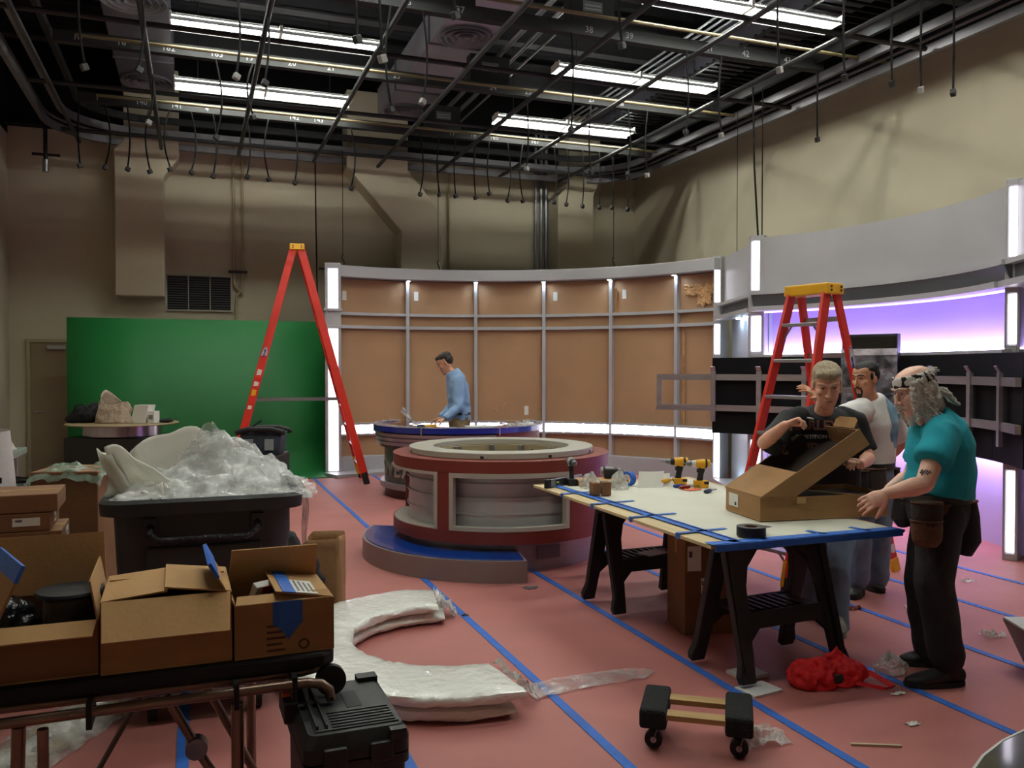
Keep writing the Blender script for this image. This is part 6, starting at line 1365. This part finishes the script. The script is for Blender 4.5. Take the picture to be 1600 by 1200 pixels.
shirtC = [MB().tube([V(-0.043,-0.079,0.964), V(-0.038,-0.079,1.041), V(-0.033,-0.079,1.147), V(-0.037,-0.089,1.292), V(-0.051,-0.099,1.388), V(-0.083,-0.119,1.475)], [(.185,.14),(.185,.14),(.19,.14),(.215,.145),(.185,.12),(.085,.085)], 28, FC, round_ends=False),
    MB().tube([V(-0.177,-0.219,1.394), V(-0.280,-0.309,1.366), V(-0.406,-0.419,1.335)], [.09,.09,.095], 20), MB().tube([V(0.047,-0.029,1.361), V(0.127,0.021,1.309), V(0.217,0.091,1.162)], [.09,.09,.095], 20)]
sC = mesh_obj('t_shirt', remesh(shirtC, .011, 6, .5, fold(.012,5.,12,(1,1,.8))), mat('white_cotton', (232,230,228), .85, 0, .05, 6, .2, 200), PC)
me = bpy.data.meshes.new('p'); NX, NY = 14, 22; vv = []; ff = []
for i in range(NX+1):
    for j in range(NY+1):
        vv.append((.21*(i/NX-.5)*(1+.0), .40*(j/NY-.5), 0))
for i in range(NX):
    for j in range(NY):
        u, v_ = (i+.5)/NX-.5, (j+.5)/NY-.5; e = (abs(u)*2)**2 + (abs(v_)*2)**3 + .55*nz((u*7,v_*7,3),1.)
        if e < .85: a = i*(NY+1)+j; ff.append((a,a+NY+1,a+NY+2,a+1))
me.from_pydata(vv, [], ff)
FP = V(.80,-.60,0).normalized(); c_ = V(0.056,-0.129,1.304); r_ = V(0,0,1).cross(FP)
project(PC, sC, me, Matrix(((r_.x,0,FP.x,c_[0]),(r_.y,0,FP.y,c_[1]),(0,1,0,c_[2]),(0,0,0,1))), FP, mat('blue_back_print', (74,130,178), .8, 0, .3, 9, rgb2=(150,190,205), detail=5), 'back_print', .004)
jeC = [MB().tube([V(-0.047,-0.079,0.993), V(-0.047,-0.079,0.882), V(-0.047,-0.079,0.786)], [(.17,.135),(.175,.14),(.15,.12)], 24, FC, round_ends=True)]
for hp, kn, an in ((V(-0.131,-0.129,0.855),V(-0.185,-0.179,0.468),V(-0.174,-0.119,0.122)), (V(0.041,-0.019,0.840),V(0.019,-0.059,0.445),V(0.021,0.001,0.092))):
    jeC.append(MB().tube([hp, Vector(hp).lerp(Vector(kn),.5), kn, Vector(kn).lerp(Vector(an),.5), an], [(.095,.105),.095,.085,.085,.088], 20, FC, round_ends=True))
mesh_obj('jeans', remesh(jeC, .012, 4, .5, fold(.012,7,15,(1,1,.7))), m_jean, PC)
shoe(PC, V(-0.160,-0.119,0.108), V(-0.277,-0.279,0.129), m_wboot, m_sole); shoe(PC, V(-0.007,-0.019,0.083), V(0.030,-0.099,0.083), m_wboot, m_sole)
MB().tube([V(-0.047,-0.079,0.993), V(-0.047,-0.079,0.945)], [(.19,.15),(.192,.152)], 28, FC).build('tool_belt', m_belt, PC, smooth=50)
mblk = mat('black_nylon',(20,20,22)); pouch(PC, V(-0.249,-0.279,0.954), (-.8,-.6,0), .18, .22, .1, mblk); pouch(PC, V(-0.118,-0.279,0.963), (.3,-1,0), .2, .2, .06, m_lead, 'tool_pouch'); pouch(PC, V(0.111,-0.079,0.945), (1,-.2,0), .12, .24, .08, mblk, 'side_pouch')

# ---------- man in the light blue shirt at the rear desk
PD_ = thing('person','man in a light blue dress shirt standing inside the rear desk','person',(3.40,11.28,0),CR)
FD = V(-1,-.02,0)
MDh = HM(V(-0.152,-0.016,1.753), 92, 30, 0, 1.12)
s1, e1, w1 = V(0.052,-0.176,1.535), V(0.036,-0.206,1.170), V(-0.145,-0.336,1.013); s2, e2, w2 = V(0.010,0.204,1.529), V(-0.064,0.244,1.168), V(-0.228,0.044,0.999)
h1 = hand_parts(w1, V(-.9,-.05,-.3), (0,.2,-1), -1, (.3,.5,.4), 1.1); h2 = hand_parts(w2, V(-.9,-.2,-.3), (0,-.2,-1), 1, (.3,.5,.4), 1.1)
bodyD = head_parts(MDh, 1.0, 1.0) + [limb([V(-0.118,-0.006,1.682), V(-0.057,0.014,1.620), V(0.004,0.024,1.434)], [.06,.066,.1], FD), limb([s1,e1],[.03,.03]), limb([e1,w1],[.03,(.030,.026)]), limb([s2,e2],[.03,.03]), limb([e2,w2],[.03,(.030,.026)]), limb([V(0.004,0.024,1.434), V(0.022,0.024,1.036), V(0.031,0.024,0.859)], [.1,.11,.11], FD)] + h1 + h2
mesh_obj('body', remesh(bodyD, .006, 3, .5), sk3, PD_)
dh = mat('dark_brown_hair', (40,30,25), .5, 0, .25, 20, .5, 80); face_bits(PD_, MDh, sk3, dh, (146,90,80), eyes=False)
b = MB(); b.M = MDh; b.ell((0,-.022,.085),(.08,.102,.058),20,12); b.ell((0,-.052,.035),(.08,.068,.075),18,12); b.ell((0,.05,.108),(.05,.035,.024),14,8)
mesh_obj('hair', remesh([b], .008, 2, .5, lambda p: .004*turb(p,45,2)), dh, PD_)
shirtD = [MB().tube([V(0.039,0.024,0.974), V(0.039,0.024,1.080), V(0.031,0.024,1.231), V(0.013,0.024,1.425), V(-0.013,0.014,1.550), V(-0.066,0.004,1.656)], [(.16,.15),(.165,.15),(.175,.15),(.21,.15),(.18,.13),(.085,.09)], 26, FD, round_ends=False),
    MB().tube([V(0.049,-0.136,1.517), e1, Vector(e1).lerp(Vector(w1),.85)], [.09,.07,.05], 18, round_ends=True), MB().tube([V(0.013,0.164,1.512), e2, Vector(e2).lerp(Vector(w2),.85)], [.09,.07,.05], 18, round_ends=True)]
sD = mesh_obj('dress_shirt', remesh(shirtD, .013, 5, .5, fold(.014,7.,21,(1,1,.8))), mat('light_blue_poplin', (140,172,210), .7, 0, .06, 6, .2, 150), PD_)
b = MB(); b.tube([V(-0.088,-0.056,1.621), V(-0.032,-0.096,1.595), V(0.007,-0.016,1.629), V(-0.018,0.084,1.647)], .014, 8, round_ends=True); b.build('collar', MATS['light_blue_poplin'], PD_, smooth=50)
trD = [MB().tube([V(0.039,0.024,1.080), V(0.039,0.024,0.947), V(0.039,0.024,0.841)], [(.155,.145),(.165,.15),(.15,.14)], 22, FD, round_ends=True)]
for dy in (-.1,.1): trD.append(MB().tube([Vector(V(0.039,0.024,0.903))+V(0,dy,0), V(.05,dy,.5), V(.06,dy,.1)], [.095,.075,.065], 16, FD, round_ends=True))
mesh_obj('trousers', remesh(trD, .014, 4, .5, fold(.01,6,25)), mat('khaki_twill', (128,104,74), .85, 0, .1, 8), PD_)
for dy in (-.1,.1): shoe(PD_, (.06,dy,.08), (-.13,dy,0), m_wboot, m_sole)
MB().tube([V(0.039,0.024,1.089), V(0.039,0.024,1.053)], [(.168,.157),(.168,.157)], 26, FD).build('belt', m_belt, PD_, smooth=50)
